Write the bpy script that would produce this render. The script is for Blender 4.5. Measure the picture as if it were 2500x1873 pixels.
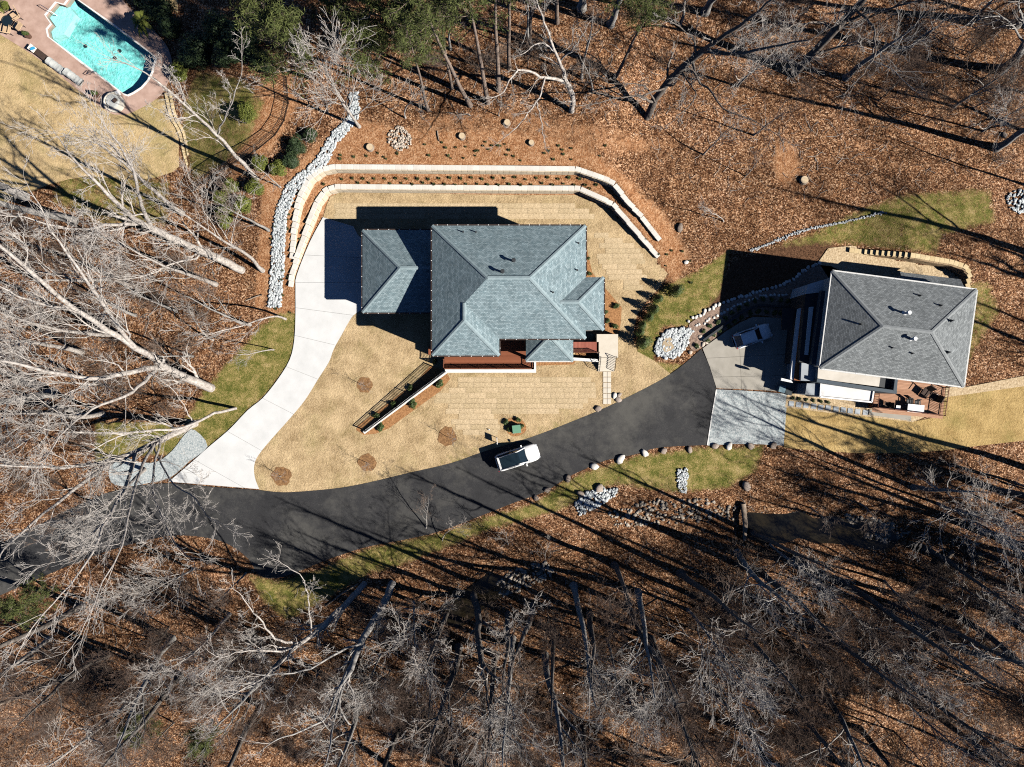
import bpy, math, random
import numpy as np
from mathutils import Vector, Matrix
from mathutils.geometry import tessellate_polygon

for o in list(bpy.data.objects): bpy.data.objects.remove(o)
scene = bpy.context.scene
COL = scene.collection
rng = np.random.default_rng(7)
random.seed(7)

# ------------------------------------------------------------------ camera
CAM_H = 74.0          # drone height above the yard, metres
PXM = 22.5            # photograph pixels per metre on the yard plane
cam = bpy.data.cameras.new('camera'); cam.sensor_width = 36.0
cam.lens = CAM_H / (2500 / PXM) * 36.0
cam.clip_end = 2000.0
camo = bpy.data.objects.new('camera', cam); COL.objects.link(camo)
camo.location = (0, 0, CAM_H); camo.rotation_euler = (0, 0, 0)
scene.camera = camo

# ------------------------------------------------------------------ sky, sun, exposure
AZ = math.radians(22.3); EL = math.radians(37.4)
world = bpy.data.worlds.new('World'); scene.world = world; world.use_nodes = True
wn = world.node_tree; bg = wn.nodes['Background']
sky = wn.nodes.new('ShaderNodeTexSky'); sky.sky_type = 'NISHITA'; sky.sun_disc = False
sky.sun_elevation = EL; sky.sun_rotation = math.atan2(math.cos(AZ), -math.sin(AZ))
sky.altitude = 300; sky.air_density = 0.45; sky.dust_density = 0.0; sky.ozone_density = 8.0
wn.links.new(sky.outputs[0], bg.inputs[0]); bg.inputs[1].default_value = 0.05
sun = bpy.data.lights.new('sun', 'SUN'); sun.energy = 5.0; sun.angle = math.radians(0.5)
sun.color = (1.0, 0.95, 0.87)
suno = bpy.data.objects.new('sun', sun); COL.objects.link(suno)
sd = Vector((-math.cos(AZ) * math.cos(EL), math.sin(AZ) * math.cos(EL), -math.sin(EL)))
suno.rotation_euler = sd.to_track_quat('-Z', 'Y').to_euler(); suno.location = (60, -30, 60)
vs = scene.view_settings
vs.view_transform = 'Standard'; vs.look = 'None'; vs.exposure = 0.72; vs.gamma = 1.0
scene.cycles.use_denoising = False
scene.cycles.max_bounces = 6; scene.cycles.diffuse_bounces = 0
scene.cycles.transparent_max_bounces = 16
scene.cycles.filter_width = 1.1

# ------------------------------------------------------------------ mapping photograph -> place
def W(px, py, z=0.0):
    f = (CAM_H - z) / CAM_H / PXM
    return ((px - 1250.0) * f, (936.5 - py) * f, z)
def W2(px, py, z=0.0):
    return W(px, py, z)[:2]
def toW(pts, z=0.0): return [W2(p[0], p[1], z) for p in pts]

# ------------------------------------------------------------------ terrain
LOW = toW([(716,702),(721,672),(752,590),(787,505),(806,478),(830,470),(1200,473),(1409,474),(1490,510),(1527,550),(1603,632)])
UPP = toW([(712,630),(725,560),(742,500),(768,450),(795,430),(824,423),(1200,426),(1403,428),(1492,458),(1530,500),(1565,530),(1612,585)], 1.5)
H1, H2 = 1.5, 1.5
def smooth(a, b, x):
    t = np.clip((x - a) / (b - a), 0, 1); return t * t * (3 - 2 * t)
def poly_near(P, line):
    """signed distance (positive left-hand/outside = north) and arc fraction of the nearest point"""
    L = np.array(line); seg = L[1:] - L[:-1]; ln = np.hypot(seg[:, 0], seg[:, 1]); cum = np.concatenate([[0], np.cumsum(ln)])
    best = np.full(len(P), 1e9); s = np.zeros(len(P)); sg = np.zeros(len(P))
    for i in range(len(seg)):
        d = P - L[i]; t = np.clip((d @ seg[i]) / ln[i] ** 2, 0, 1)
        q = d - t[:, None] * seg[i]; dd = np.hypot(q[:, 0], q[:, 1])
        m = dd < best - 1e-9
        best[m] = dd[m]; s[m] = (cum[i] + t * ln[i])[m]
        sg[m] = np.sign(seg[i][0] * d[:, 1] - seg[i][1] * d[:, 0])[m]
    return best * sg, s / cum[-1]
def taper_low(s): return np.clip(s / 0.17 * 0.9 + 0.1, 0.0, 1)
def taper_upp(s): return np.clip(s / 0.16 * 0.9 + 0.1, 0.0, 1)
WALL2 = toW([(2070,616),(2160,630),(2290,652),(2322,662),(2340,678),(2350,705),(2352,730)])
CREEK = toW([(2330,1345),(2200,1330),(2085,1300),(1960,1290),(1830,1285),(1700,1295),(1550,1315),(1430,1375),(1290,1412),(1200,1435),(1120,1495),(1000,1535),(800,1600),(640,1700),(500,1800),(300,1930),(100,2100)], -0.5)
def vnoise(P, sc, seed):
    r = np.random.default_rng(seed); T = r.random((64, 64))
    x = P[:, 0] * sc + 31.7; y = P[:, 1] * sc + 17.3
    xi = np.floor(x).astype(int); yi = np.floor(y).astype(int); fx = x - xi; fy = y - yi
    fx = fx * fx * (3 - 2 * fx); fy = fy * fy * (3 - 2 * fy)
    g = lambda a, b: T[a % 64, b % 64]
    return (g(xi, yi) * (1 - fx) + g(xi + 1, yi) * fx) * (1 - fy) + (g(xi, yi + 1) * (1 - fx) + g(xi + 1, yi + 1) * fx) * fy
def terrain(P):
    P = np.atleast_2d(np.asarray(P, float))
    d1, s1 = poly_near(P, LOW); d2, s2 = poly_near(P, UPP)
    fade = smooth(18.5, 8.0, P[:, 0]) * smooth(-37.0, -25.0, P[:, 0])
    h = H1 * taper_low(s1) * smooth(0.1, 0.5, d1) * smooth(0.0, 0.02, s1)
    h2 = H2 * taper_upp(s2) * smooth(0.1, 0.5, d2) * smooth(0.0, 0.02, s2)
    h3 = 0.05 * np.clip(d2, 0, 40) * taper_upp(s2) * smooth(0.0, 0.06, s2)
    z = (h + h2 + h3) * fade
    d4, s4 = poly_near(P, WALL2)
    z = z + 1.9 * smooth(0.1, 0.5, d4) * smooth(11.0, 1.5, d4) * smooth(0.0, 0.45, s4) * smooth(1.0, 0.75, s4)
    dc, _ = poly_near(P, CREEK); dc = np.abs(dc)
    z = z - 0.9 * smooth(3.6, 0.6, dc)
    z = z + smooth(5.0, 2.5, dc) * 0.34 * (vnoise(P, 0.55, 8) - 0.5)
    wood = smooth(-16.5, -22.0, P[:, 1])
    z = z + wood * 0.5 * (vnoise(P, 0.12, 3) - 0.5)
    return z
def TZ(x, y): return float(terrain([(x, y)])[0])
def G(px, py):
    z = 0.0
    for k in range(7):
        x, y = W2(px, py, z); z = 0.35 * z + 0.65 * TZ(x, y)
    x, y = W2(px, py, z)
    return (x, y, TZ(x, y))

# ------------------------------------------------------------------ object helpers
def tag(o, label=None, cat=None, group=None, kind=None):
    if label: o['label'] = label
    if cat: o['category'] = cat
    if group: o['group'] = group
    if kind: o['kind'] = kind
    return o
WL = {}
def empty(name, loc, label=None, cat=None, group=None, rz=0.0):
    o = bpy.data.objects.new(name, None); COL.objects.link(o); o.location = loc; o.rotation_euler = (0, 0, rz)
    o.empty_display_size = 0.3
    WL[o.name] = np.array(loc, float)
    return tag(o, label, cat, group)
def place(name, me, parent=None, label=None, cat=None, group=None, kind=None):
    o = bpy.data.objects.new(name, me); COL.objects.link(o)
    if parent is not None:
        o.parent = parent; WL[o.name] = WL.get(parent.name, np.zeros(3))
    else: WL[o.name] = np.zeros(3)
    return tag(o, label, cat, group, kind)
def fastmesh(name, V, tris=None, quads=None, mats=(), smoothf=False, tri_mi=None, quad_mi=None):
    me = bpy.data.meshes.new(name); V = np.asarray(V, np.float32)
    nt = 0 if tris is None else len(tris); nq = 0 if quads is None else len(quads)
    me.vertices.add(len(V)); me.vertices.foreach_set('co', V.ravel())
    me.loops.add(nt * 3 + nq * 4); idx = []
    if nt: idx.append(np.asarray(tris, np.int32).ravel())
    if nq: idx.append(np.asarray(quads, np.int32).ravel())
    me.loops.foreach_set('vertex_index', np.concatenate(idx))
    me.polygons.add(nt + nq)
    st = np.concatenate([np.arange(nt) * 3, nt * 3 + np.arange(nq) * 4]).astype(np.int32)
    me.polygons.foreach_set('loop_start', st)
    if smoothf: me.polygons.foreach_set('use_smooth', np.ones(nt + nq, bool))
    for m in mats: me.materials.append(m)
    me.update(calc_edges=True)
    return me
class MB:
    def __init__(s): s.v = []; s.f = []; s.uv = {}
    def add(s, vs, fs):
        n = len(s.v); s.v += [tuple(map(float, v)) for v in vs]; s.f += [tuple(i + n for i in f) for f in fs]; return s
    def box(s, cx, cy, z0, sx, sy, h, rot=0.0):
        c, k = math.cos(rot), math.sin(rot); vs = []
        for z in (z0, z0 + h):
            for a, b in ((-1, -1), (1, -1), (1, 1), (-1, 1)):
                x, y = a * sx / 2, b * sy / 2; vs.append((cx + x * c - y * k, cy + x * k + y * c, z))
        return s.add(vs, [(3,2,1,0),(4,5,6,7),(0,1,5,4),(1,2,6,5),(2,3,7,6),(3,0,4,7)])
    def prism(s, poly, z0, z1, holes=()):
        loops = [list(poly)] + [list(h) for h in holes]
        tri = tessellate_polygon([[Vector((p[0], p[1], 0)) for p in l] for l in loops])
        allp = [p for l in loops for p in l]; n = len(allp); fs = []
        vs = [(p[0], p[1], z1) for p in allp] + [(p[0], p[1], z0) for p in allp]
        for a, b, c in tri:
            A, B, C = allp[a], allp[b], allp[c]
            if (B[0]-A[0])*(C[1]-A[1]) - (B[1]-A[1])*(C[0]-A[0]) < 0: b, c = c, b
            fs.append((a, b, c)); fs.append((c + n, b + n, a + n))
        k = 0
        for l in loops:
            m = len(l); ar = sum(l[i][0]*l[(i+1)%m][1] - l[(i+1)%m][0]*l[i][1] for i in range(m))
            flip = (ar < 0) != (k > 0)
            for i in range(m):
                a, b = k + i, k + (i + 1) % m
                fs.append((a, b, b + n, a + n) if flip else (a, a + n, b + n, b))
            k += m
        return s.add(vs, fs)
    def sheet(s, poly, z, holes=()):
        loops = [list(poly)] + [list(h) for h in holes]
        tri = tessellate_polygon([[Vector((p[0], p[1], 0)) for p in l] for l in loops])
        allp = [p for l in loops for p in l]; fs = []
        for a, b, c in tri:
            A, B, C = allp[a], allp[b], allp[c]
            if (B[0]-A[0])*(C[1]-A[1]) - (B[1]-A[1])*(C[0]-A[0]) < 0: b, c = c, b
            fs.append((a, b, c))
        return s.add([(p[0], p[1], z) for p in allp], fs)
    def bar(s, p, q, w, h=None):
        h = h or w; p = Vector(p); q = Vector(q); d = (q - p).normalized()
        up = Vector((0, 0, 1)) if abs(d.z) < 0.95 else Vector((1, 0, 0))
        a = d.cross(up).normalized() * (w / 2); b = a.cross(d).normalized() * (h / 2)
        vs = [p-a-b, p+a-b, p+a+b, p-a+b, q-a-b, q+a-b, q+a+b, q-a+b]
        return s.add(vs, [(3,2,1,0),(4,5,6,7),(0,1,5,4),(1,2,6,5),(2,3,7,6),(3,0,4,7)])
    def cyl(s, cx, cy, z0, z1, r0, r1=None, n=12):
        r1 = r0 if r1 is None else r1; vs = []
        for z, r in ((z0, r0), (z1, r1)):
            for i in range(n):
                a = 2 * math.pi * i / n; vs.append((cx + r * math.cos(a), cy + r * math.sin(a), z))
        fs = [(i, (i+1) % n, n + (i+1) % n, n + i) for i in range(n)] + [tuple(range(n-1, -1, -1)), tuple(range(n, 2*n))]
        return s.add(vs, fs)
    def tube(s, pts, r, n=6):
        P = np.array([pts], float); R = np.full((1, len(pts)), r) if np.isscalar(r) else np.array([r], float)
        V, Q = tubes(P, R, n); return s.add(V.tolist(), Q.tolist())
    def mesh(s, name, mats, off=(0, 0, 0), smoothf=False):
        me = bpy.data.meshes.new(name); o = np.asarray(off, float)
        me.from_pydata([tuple(np.array(v) - o) for v in s.v], [], s.f)
        for m in (mats if isinstance(mats, (list, tuple)) else [mats]): me.materials.append(m)
        if smoothf: me.polygons.foreach_set('use_smooth', np.ones(len(me.polygons), bool))
        me.update(); return me
    def build(s, name, m, parent=None, label=None, cat=None, group=None, kind=None, smoothf=False, local=False):
        off = (0, 0, 0) if (parent is None or local) else WL[parent.name]
        return place(name, s.mesh(name, m, off, smoothf), parent, label, cat, group, kind)
def tubes(P, R, n):
    """P (N,k,3) centre lines, R (N,k) radii -> verts, quads"""
    N, k, _ = P.shape
    T = np.empty_like(P); T[:, 1:-1] = P[:, 2:] - P[:, :-2]; T[:, 0] = P[:, 1] - P[:, 0]; T[:, -1] = P[:, -1] - P[:, -2]
    T /= np.linalg.norm(T, axis=2, keepdims=True) + 1e-9
    ref = np.where(np.abs(T[:, :1, 2:3]) > 0.9, np.array([1.0, 0, 0]), np.array([0, 0, 1.0]))
    A = np.cross(T, np.broadcast_to(ref, T.shape)); A /= np.linalg.norm(A, axis=2, keepdims=True) + 1e-9
    B = np.cross(T, A)
    ang = np.arange(n) * 2 * math.pi / n
    V = P[:, :, None, :] + R[:, :, None, None] * (np.cos(ang)[None, None, :, None] * A[:, :, None, :] + np.sin(ang)[None, None, :, None] * B[:, :, None, :])
    base = (np.arange(N) * k * n)[:, None, None] + (np.arange(k - 1) * n)[None, :, None]
    i = np.arange(n)[None, None, :]; j = (i + 1) % n
    Q = np.stack([base + i, base + j, base + n + j, base + n + i], axis=-1).reshape(-1, 4)
    return V.reshape(-1, 3), Q

# ------------------------------------------------------------------ materials
def newmat(name):
    m = bpy.data.materials.new(name); m.use_nodes = True; nt = m.node_tree
    return m, nt, nt.nodes['Principled BSDF']
def nd(nt, t, **kw):
    n = nt.nodes.new(t)
    for k, v in kw.items():
        if k in n.inputs.keys() if hasattr(n.inputs, 'keys') else False: n.inputs[k].default_value = v
        else: setattr(n, k, v)
    return n
def noise(nt, co, sc, det=4.0, rough=0.6):
    n = nt.nodes.new('ShaderNodeTexNoise'); n.inputs['Scale'].default_value = sc; n.inputs['Detail'].default_value = det; n.inputs['Roughness'].default_value = rough
    nt.links.new(co, n.inputs['Vector']); return n.outputs['Fac']
def ramp(nt, fac, stops):
    r = nt.nodes.new('ShaderNodeValToRGB'); e = r.color_ramp.elements
    while len(e) < len(stops): e.new(0.5)
    for i, (p, c) in enumerate(stops): e[i].position = p; e[i].color = (c[0], c[1], c[2], 1) if not np.isscalar(c) else (c, c, c, 1)
    nt.links.new(fac, r.inputs[0]); return r.outputs[0]
def mixc(nt, fac, a, b, mode='MIX'):
    m = nt.nodes.new('ShaderNodeMix'); m.data_type = 'RGBA'; m.blend_type = mode
    for sock, v in ((m.inputs[0], fac), (m.inputs[6], a), (m.inputs[7], b)):
        if isinstance(v, (int, float)): sock.default_value = v
        elif isinstance(v, tuple): sock.default_value = (v[0], v[1], v[2], 1)
        else: nt.links.new(v, sock)
    return m.outputs[2]
def mth(nt, op, a, b=None):
    m = nt.nodes.new('ShaderNodeMath'); m.operation = op
    for i, v in ((0, a), (1, b)):
        if v is None: continue
        if isinstance(v, (int, float)): m.inputs[i].default_value = v
        else: nt.links.new(v, m.inputs[i])
    return m.outputs[0]
def bump(nt, bsdf, h, strength=0.5, dist=0.05):
    b = nt.nodes.new('ShaderNodeBump'); b.inputs['Strength'].default_value = strength; b.inputs['Distance'].default_value = dist
    nt.links.new(h, b.inputs['Height']); nt.links.new(b.outputs[0], bsdf.inputs['Normal'])
def coords(nt, kind='Object'):
    return nt.nodes.new('ShaderNodeTexCoord').outputs[kind]
def pm(name, c1, c2=None, sc=3.0, rough=0.85, bs=0.0, bsc=None, metal=0.0, island=False, objrand=False, spec=0.3, det=5.0, bd=0.04):
    m, nt, b = newmat(name); co = coords(nt)
    c2 = c2 or c1; f = noise(nt, co, sc, det)
    f = ramp(nt, f, [(0.3, 0.0), (0.7, 1.0)])
    if island:
        g = nt.nodes.new('ShaderNodeNewGeometry'); f = mth(nt, 'ADD', mth(nt, 'MULTIPLY', f, 0.35), mth(nt, 'MULTIPLY', g.outputs['Random Per Island'], 0.75))
    if objrand:
        g = nt.nodes.new('ShaderNodeObjectInfo'); f = mth(nt, 'ADD', mth(nt, 'MULTIPLY', f, 0.5), mth(nt, 'MULTIPLY', g.outputs['Random'], 0.5))
    nt.links.new(mixc(nt, f, tuple(c1), tuple(c2)), b.inputs['Base Color'])
    b.inputs['Roughness'].default_value = rough; b.inputs['Metallic'].default_value = metal
    b.inputs['Specular IOR Level'].default_value = spec
    if bs > 0: bump(nt, b, noise(nt, co, bsc or sc * 4, 4.0), bs, bd)
    return m
M = {}
# woodland floor: leaf litter with clay, grass and mulch where the attributes say so
m, nt, b = newmat('woodland_floor'); co = coords(nt)
vor = nt.nodes.new('ShaderNodeTexVoronoi'); vor.inputs['Scale'].default_value = 9.5; nt.links.new(co, vor.inputs['Vector'])
sep = nt.nodes.new('ShaderNodeSeparateColor'); nt.links.new(vor.outputs['Color'], sep.inputs[0])
leaf = ramp(nt, sep.outputs[0], [(0.0, (.022,.011,.007)), (0.3, (.105,.050,.026)), (0.62, (.245,.128,.068)), (0.88, (.44,.275,.165)), (1.0, (.68,.50,.36))])
big = ramp(nt, noise(nt, co, 0.16, 5.0), [(0.30, (.55,.50,.46)), (0.48, (.95,.88,.80)), (0.68, (1.2,1.15,1.12))])
leaf = mixc(nt, 1.0, leaf, big, 'MULTIPLY')
mid_ = ramp(nt, noise(nt, co, 0.75, 6.0, 0.65), [(0.34, (.50,.45,.42)), (0.52, (1,1,1)), (0.72, (1.18,1.12,1.05))])
leaf = mixc(nt, 1.0, leaf, mid_, 'MULTIPLY')
finen = noise(nt, co, 11.0, 3.0)
clay = ramp(nt, mth(nt, 'ADD', mth(nt, 'MULTIPLY', sep.outputs[1], 0.45), mth(nt, 'MULTIPLY', noise(nt, co, 1.3, 6.0), 0.6)), [(0.2, (.15,.058,.024)), (0.5, (.35,.165,.075)), (0.85, (.58,.36,.21))])
grs = ramp(nt, mth(nt, 'ADD', mth(nt, 'MULTIPLY', finen, 0.45), mth(nt, 'MULTIPLY', noise(nt, co, 0.8, 6.0, 0.7), 0.6)), [(0.36, (.055,.070,.014)), (0.48, (.13,.135,.030)), (0.58, (.30,.235,.085)), (0.72, (.50,.38,.19))])
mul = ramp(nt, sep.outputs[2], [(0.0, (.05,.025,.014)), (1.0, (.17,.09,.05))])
jit = mth(nt, 'MULTIPLY', mth(nt, 'SUBTRACT', noise(nt, co, 1.7, 6.0, 0.7), 0.5), 1.5)
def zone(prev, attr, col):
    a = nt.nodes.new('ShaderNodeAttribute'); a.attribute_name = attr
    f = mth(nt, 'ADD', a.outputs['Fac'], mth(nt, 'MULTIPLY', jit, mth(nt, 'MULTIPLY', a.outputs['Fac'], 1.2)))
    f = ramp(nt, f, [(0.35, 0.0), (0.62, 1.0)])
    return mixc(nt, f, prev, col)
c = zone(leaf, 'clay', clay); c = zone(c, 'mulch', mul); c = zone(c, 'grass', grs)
nt.links.new(c, b.inputs['Base Color']); b.inputs['Roughness'].default_value = 0.95; b.inputs['Specular IOR Level'].default_value = 0.1
bump(nt, b, mth(nt, 'ADD', mth(nt, 'MULTIPLY', sep.outputs[1], 0.6), finen), 0.9, 0.09)
M['ground'] = m
# dormant lawn
def lawnmat(name, objrand, green=0.35, lo=(.20,.130,.060), hi=(.60,.45,.265)):
    m, nt, b = newmat(name); co = coords(nt)
    f = mth(nt, 'ADD', mth(nt, 'MULTIPLY', noise(nt, co, 9.0, 4.0, 0.7), 0.6), mth(nt, 'MULTIPLY', noise(nt, co, 0.6, 5.0), 0.5))
    c = ramp(nt, f, [(0.36, lo), (0.66, hi)])
    if objrand:
        g = nt.nodes.new('ShaderNodeObjectInfo'); t = ramp(nt, g.outputs['Random'], [(0.0, (.90,.90,.86)), (0.5, (1,1,.99)), (1.0, (1.08,1.075,1.07))])
        c = mixc(nt, 1.0, c, t, 'MULTIPLY')
    gm = ramp(nt, mth(nt, 'ADD', mth(nt, 'MULTIPLY', noise(nt, co, 0.22, 3.0), 0.75), mth(nt, 'MULTIPLY', noise(nt, co, 3.0, 4.0), 0.25)), [(0.50, 0.0), (0.68, green)])
    c = mixc(nt, gm, c, (.20, .19, .055))
    # greener fringe towards the lane
    sx = nt.nodes.new('ShaderNodeSeparateXYZ'); nt.links.new(coords(nt, 'Object') if not objrand else nt.nodes.new('ShaderNodeNewGeometry').outputs['Position'], sx.inputs[0])
    if name in ('dormant_lawn', 'sod'):
        ln_ = mth(nt, 'SUBTRACT', sx.outputs[1], mth(nt, 'MULTIPLY', sx.outputs[0], 0.345))
        fr_m = ramp(nt, mth(nt, 'ADD', mth(nt, 'MULTIPLY', ln_, -0.16), mth(nt, 'MULTIPLY', noise(nt, sx.inputs[0].links[0].from_socket, 0.7, 5.0, 0.7), 0.9)), [(1.25, 0.0), (1.55, 0.75)]) if False else None
        e_ = mth(nt, 'ADD', mth(nt, 'MULTIPLY', mth(nt, 'ADD', ln_, 5.2), -0.30), mth(nt, 'MULTIPLY', mth(nt, 'SUBTRACT', noise(nt, sx.inputs[0].links[0].from_socket, 0.8, 6.0, 0.7), 0.5), 2.4))
        fm_ = ramp(nt, e_, [(0.25, 0.0), (0.75, 0.62)])
        c = mixc(nt, fm_, c, (.19, .175, .05))
    nt.links.new(c, b.inputs['Base Color']); b.inputs['Roughness'].default_value = 0.95; b.inputs['Specular IOR Level'].default_value = 0.05
    bump(nt, b, mth(nt, 'ADD', noise(nt, co, 3.6, 5.0, 0.65), mth(nt, 'MULTIPLY', noise(nt, co, 14.0, 2.0), 0.5)), 0.8, 0.12)
    return m
M['lawn'] = lawnmat('dormant_lawn', False)
M['sod'] = lawnmat('sod', True, 0.30, (.32,.235,.130), (.70,.55,.36))
M['lawn_gold'] = lawnmat('golden_lawn', False, 0.45, (.22,.140,.048), (.54,.385,.17))
M['turf'] = lawnmat('pool_lawn', False, 0.55, (.32,.22,.10), (.60,.45,.25))
# asphalt
m, nt, b = newmat('asphalt'); co = coords(nt)
f = mth(nt, 'ADD', mth(nt, 'MULTIPLY', noise(nt, co, 14.0, 2.0), 0.5), mth(nt, 'MULTIPLY', noise(nt, co, 0.35, 5.0), 0.6))
c = ramp(nt, f, [(0.35, (.010,.010,.012)), (0.58, (.026,.026,.028)), (0.75, (.060,.058,.056))])
dust = ramp(nt, mth(nt, 'ADD', mth(nt, 'MULTIPLY', noise(nt, co, 0.11, 3.0), 0.7), mth(nt, 'MULTIPLY', noise(nt, co, 1.2, 6.0, 0.7), 0.35)), [(0.50, 0.0), (0.68, 0.7)])
c = mixc(nt, dust, c, (.10, .096, .085))
v = nt.nodes.new('ShaderNodeTexVoronoi'); v.inputs['Scale'].default_value = 3.0; nt.links.new(co, v.inputs['Vector'])
spk = ramp(nt, v.outputs['Distance'], [(0.0, 1.0), (0.07, 0.0)])
c = mixc(nt, mth(nt, 'MULTIPLY', spk, 0.5), c, (.40, .38, .35))
nt.links.new(c, b.inputs['Base Color']); b.inputs['Roughness'].default_value = 0.85
bump(nt, b, noise(nt, co, 18.0, 3.0), 0.5, 0.03); M['asphalt'] = m
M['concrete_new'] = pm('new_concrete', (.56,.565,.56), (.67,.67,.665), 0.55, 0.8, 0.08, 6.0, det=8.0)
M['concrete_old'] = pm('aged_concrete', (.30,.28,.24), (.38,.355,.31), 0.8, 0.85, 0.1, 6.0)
M['joint'] = pm('joint', (.25,.24,.22))
M['white_conc'] = pm('white_concrete', (.68,.67,.64), (.80,.79,.76), 1.5, 0.8)
M['capstone'] = pm('capstone', (.56,.53,.48), (.74,.71,.66), 1.3, 0.85, 0.3, 8.0, objrand=True)
M['block'] = pm('wall_block', (.52,.43,.31), (.74,.64,.50), 1.3, 0.9, 0.4, 7.0, objrand=True)
M['brown_block'] = pm('brown_wall_block', (.25,.17,.10), (.44,.32,.19), 1.3, 0.9, 0.4, 7.0, objrand=True)
M['gravel_grey'] = pm('grey_gravel', (.20,.25,.27), (.56,.58,.57), 7.0, 0.9, 0.8, 9.0, det=3.0)
M['gravel_tan'] = pm('tan_gravel', (.34,.24,.13), (.66,.52,.34), 5.0, 0.9, 0.9, 6.0, det=4.0, bd=0.08)
M['gravel_red'] = pm('red_gravel', (.15,.10,.075), (.38,.27,.21), 5.0, 0.9, 0.9, 6.0, det=4.0, bd=0.08)
M['riprap'] = pm('riprap', (.22,.26,.28), (.66,.68,.68), 4.0, 0.85, 0.3, 12.0, island=True)
M['rubble'] = pm('rubble', (.26,.20,.15), (.58,.50,.42), 4.0, 0.85, 0.3, 12.0, island=True)
M['boulder'] = pm('boulder', (.16,.125,.10), (.42,.35,.30), 3.0, 0.9, 0.6, 6.0, objrand=True)
M['creekrock'] = pm('creek_rock', (.14,.11,.085), (.48,.42,.35), 3.0, 0.85, 0.3, 8.0, island=True)
M['mulch'] = pm('pine_straw', (.23,.105,.040), (.46,.24,.105), 5.0, 0.95, 0.9, 8.0, det=4.0, bd=0.08)
M['mulch_dark'] = pm('brown_mulch', (.13,.065,.028), (.34,.19,.085), 4.0, 0.95, 0.9, 8.0, bd=0.08)
M['deckwood'] = pm('stained_deck', (.185,.058,.026), (.27,.092,.044), 3.0, 0.7, island=True)
M['redwood'] = pm('red_bridge_boards', (.28,.085,.058), (.38,.13,.09), 3.0, 0.7, island=True)
M['railwood'] = pm('stained_rail', (.13,.045,.025), (.18,.065,.035), 3.0, 0.7)
M['cedar'] = pm('cedar_deck', (.32,.16,.09), (.48,.27,.17), 2.0, 0.75, island=True)
M['cladding'] = pm('wood_cladding', (.26,.085,.025), (.40,.15,.05), 2.0, 0.5)
M['black'] = pm('black_metal', (.015,.015,.016), None, 3, 0.5, spec=0.5)
M['charcoal'] = pm('charcoal_panel', (.030,.034,.038), (.045,.05,.055), 1.0, 0.6)
M['navy'] = pm('slate_parapet', (.045,.065,.085), (.06,.08,.10), 1.0, 0.6)
M['white'] = pm('white_paint', (.78,.78,.77), (.82,.82,.81), 2.0, 0.5)
M['offwhite'] = pm('white_membrane', (.62,.61,.60), (.74,.73,.72), 0.8, 0.7)
M['membrane'] = pm('stained_membrane', (.47,.43,.37), (.66,.62,.56), 0.5, 0.8)
M['grey_roofing'] = pm('grey_membrane', (.28,.31,.34), (.36,.39,.42), 0.8, 0.7)
M['siding'] = pm('pale_siding', (.45,.44,.41), (.52,.51,.48), 1.0, 0.7)
M['brickwall'] = pm('brown_brick', (.26,.14,.09), (.36,.21,.14), 3.0, 0.85)
M['glass'] = pm('dark_glass', (.012,.022,.030), None, 1, 0.06, spec=0.8)
M['gutter'] = pm('gutter', (.05,.035,.03), None, 3, 0.5)
M['pale_gutter'] = pm('pale_gutter', (.60,.60,.58), None, 3, 0.5)
M['steel'] = pm('steel', (.55,.56,.58), None, 3, 0.3, metal=1.0)
M['flue'] = pm('white_flue', (.75,.76,.76), None, 3, 0.4)
M['green_box'] = pm('green_cabinet', (.12,.27,.18), (.15,.31,.21), 3, 0.5)
M['bark_pale'] = pm('pale_bark', (.22,.19,.165), (.58,.53,.485), 3.6, 0.9, 0.5, 8.0)
M['bark_grey'] = pm('grey_bark', (.20,.185,.17), (.42,.40,.375), 2.5, 0.9, 0.6, 8.0)
M['bark_pine'] = pm('pine_bark', (.13,.095,.075), (.30,.235,.195), 3.5, 0.95, 0.8, 9.0)
M['bark_dark'] = pm('dark_bark', (.085,.07,.06), (.22,.19,.165), 3.0, 0.95, 0.7, 9.0)
M['twig_pale'] = pm('pale_twigs', (.36,.32,.285), (.60,.555,.51), 1.0, 0.9)
M['twig_grey'] = pm('grey_twigs', (.24,.215,.195), (.42,.39,.36), 1.0, 0.9)
M['twig_brown'] = pm('brown_twigs', (.13,.092,.070), (.28,.215,.175), 1.0, 0.9)
M['twig_dark'] = pm('dark_brown_twigs', (.075,.048,.036), (.20,.140,.110), 1.0, 0.9)
M['needle'] = pm('pine_needles', (.035,.050,.012), (.115,.130,.038), 1.5, 0.8, island=True)
M['holly'] = pm('holly_leaves', (.018,.036,.010), (.085,.12,.028), 1.5, 0.55, island=True, spec=0.4)
M['yew'] = pm('bright_shrub_leaves', (.045,.065,.010), (.17,.185,.035), 1.5, 0.7, island=True)
M['darkleaf'] = pm('dark_leaves', (.010,.022,.010), (.055,.085,.032), 1.5, 0.6, island=True)
M['tuft'] = pm('liriope', (.03,.045,.015), (.09,.11,.04), 1.5, 0.8, island=True)
M['log'] = pm('log', (.20,.15,.11), (.36,.29,.23), 2.0, 0.9, 0.5, 8.0)
M['cut_wood'] = pm('cut_wood', (.50,.38,.24), (.64,.52,.36), 5.0, 0.8)
M['water_creek'] = pm('creek_water', (.008,.009,.009), (.030,.022,.010), 0.35, 0.08, 0.15, 3.0, spec=0.6)
M['puddle'] = pm('silty_puddle', (.40,.31,.20), (.50,.40,.27), 0.6, 0.3, spec=0.5)
M['pool_plaster'] = pm('pool_plaster', (.24,.74,.70), (.50,.90,.87), 2.2, 0.6, 0.55, 3.6, bd=0.25)
M['pool_shelf'] = pm('pool_shelf', (.50,.80,.78), (.60,.86,.84), 1.2, 0.6, 0.5, 2.6, bd=0.2)
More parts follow.
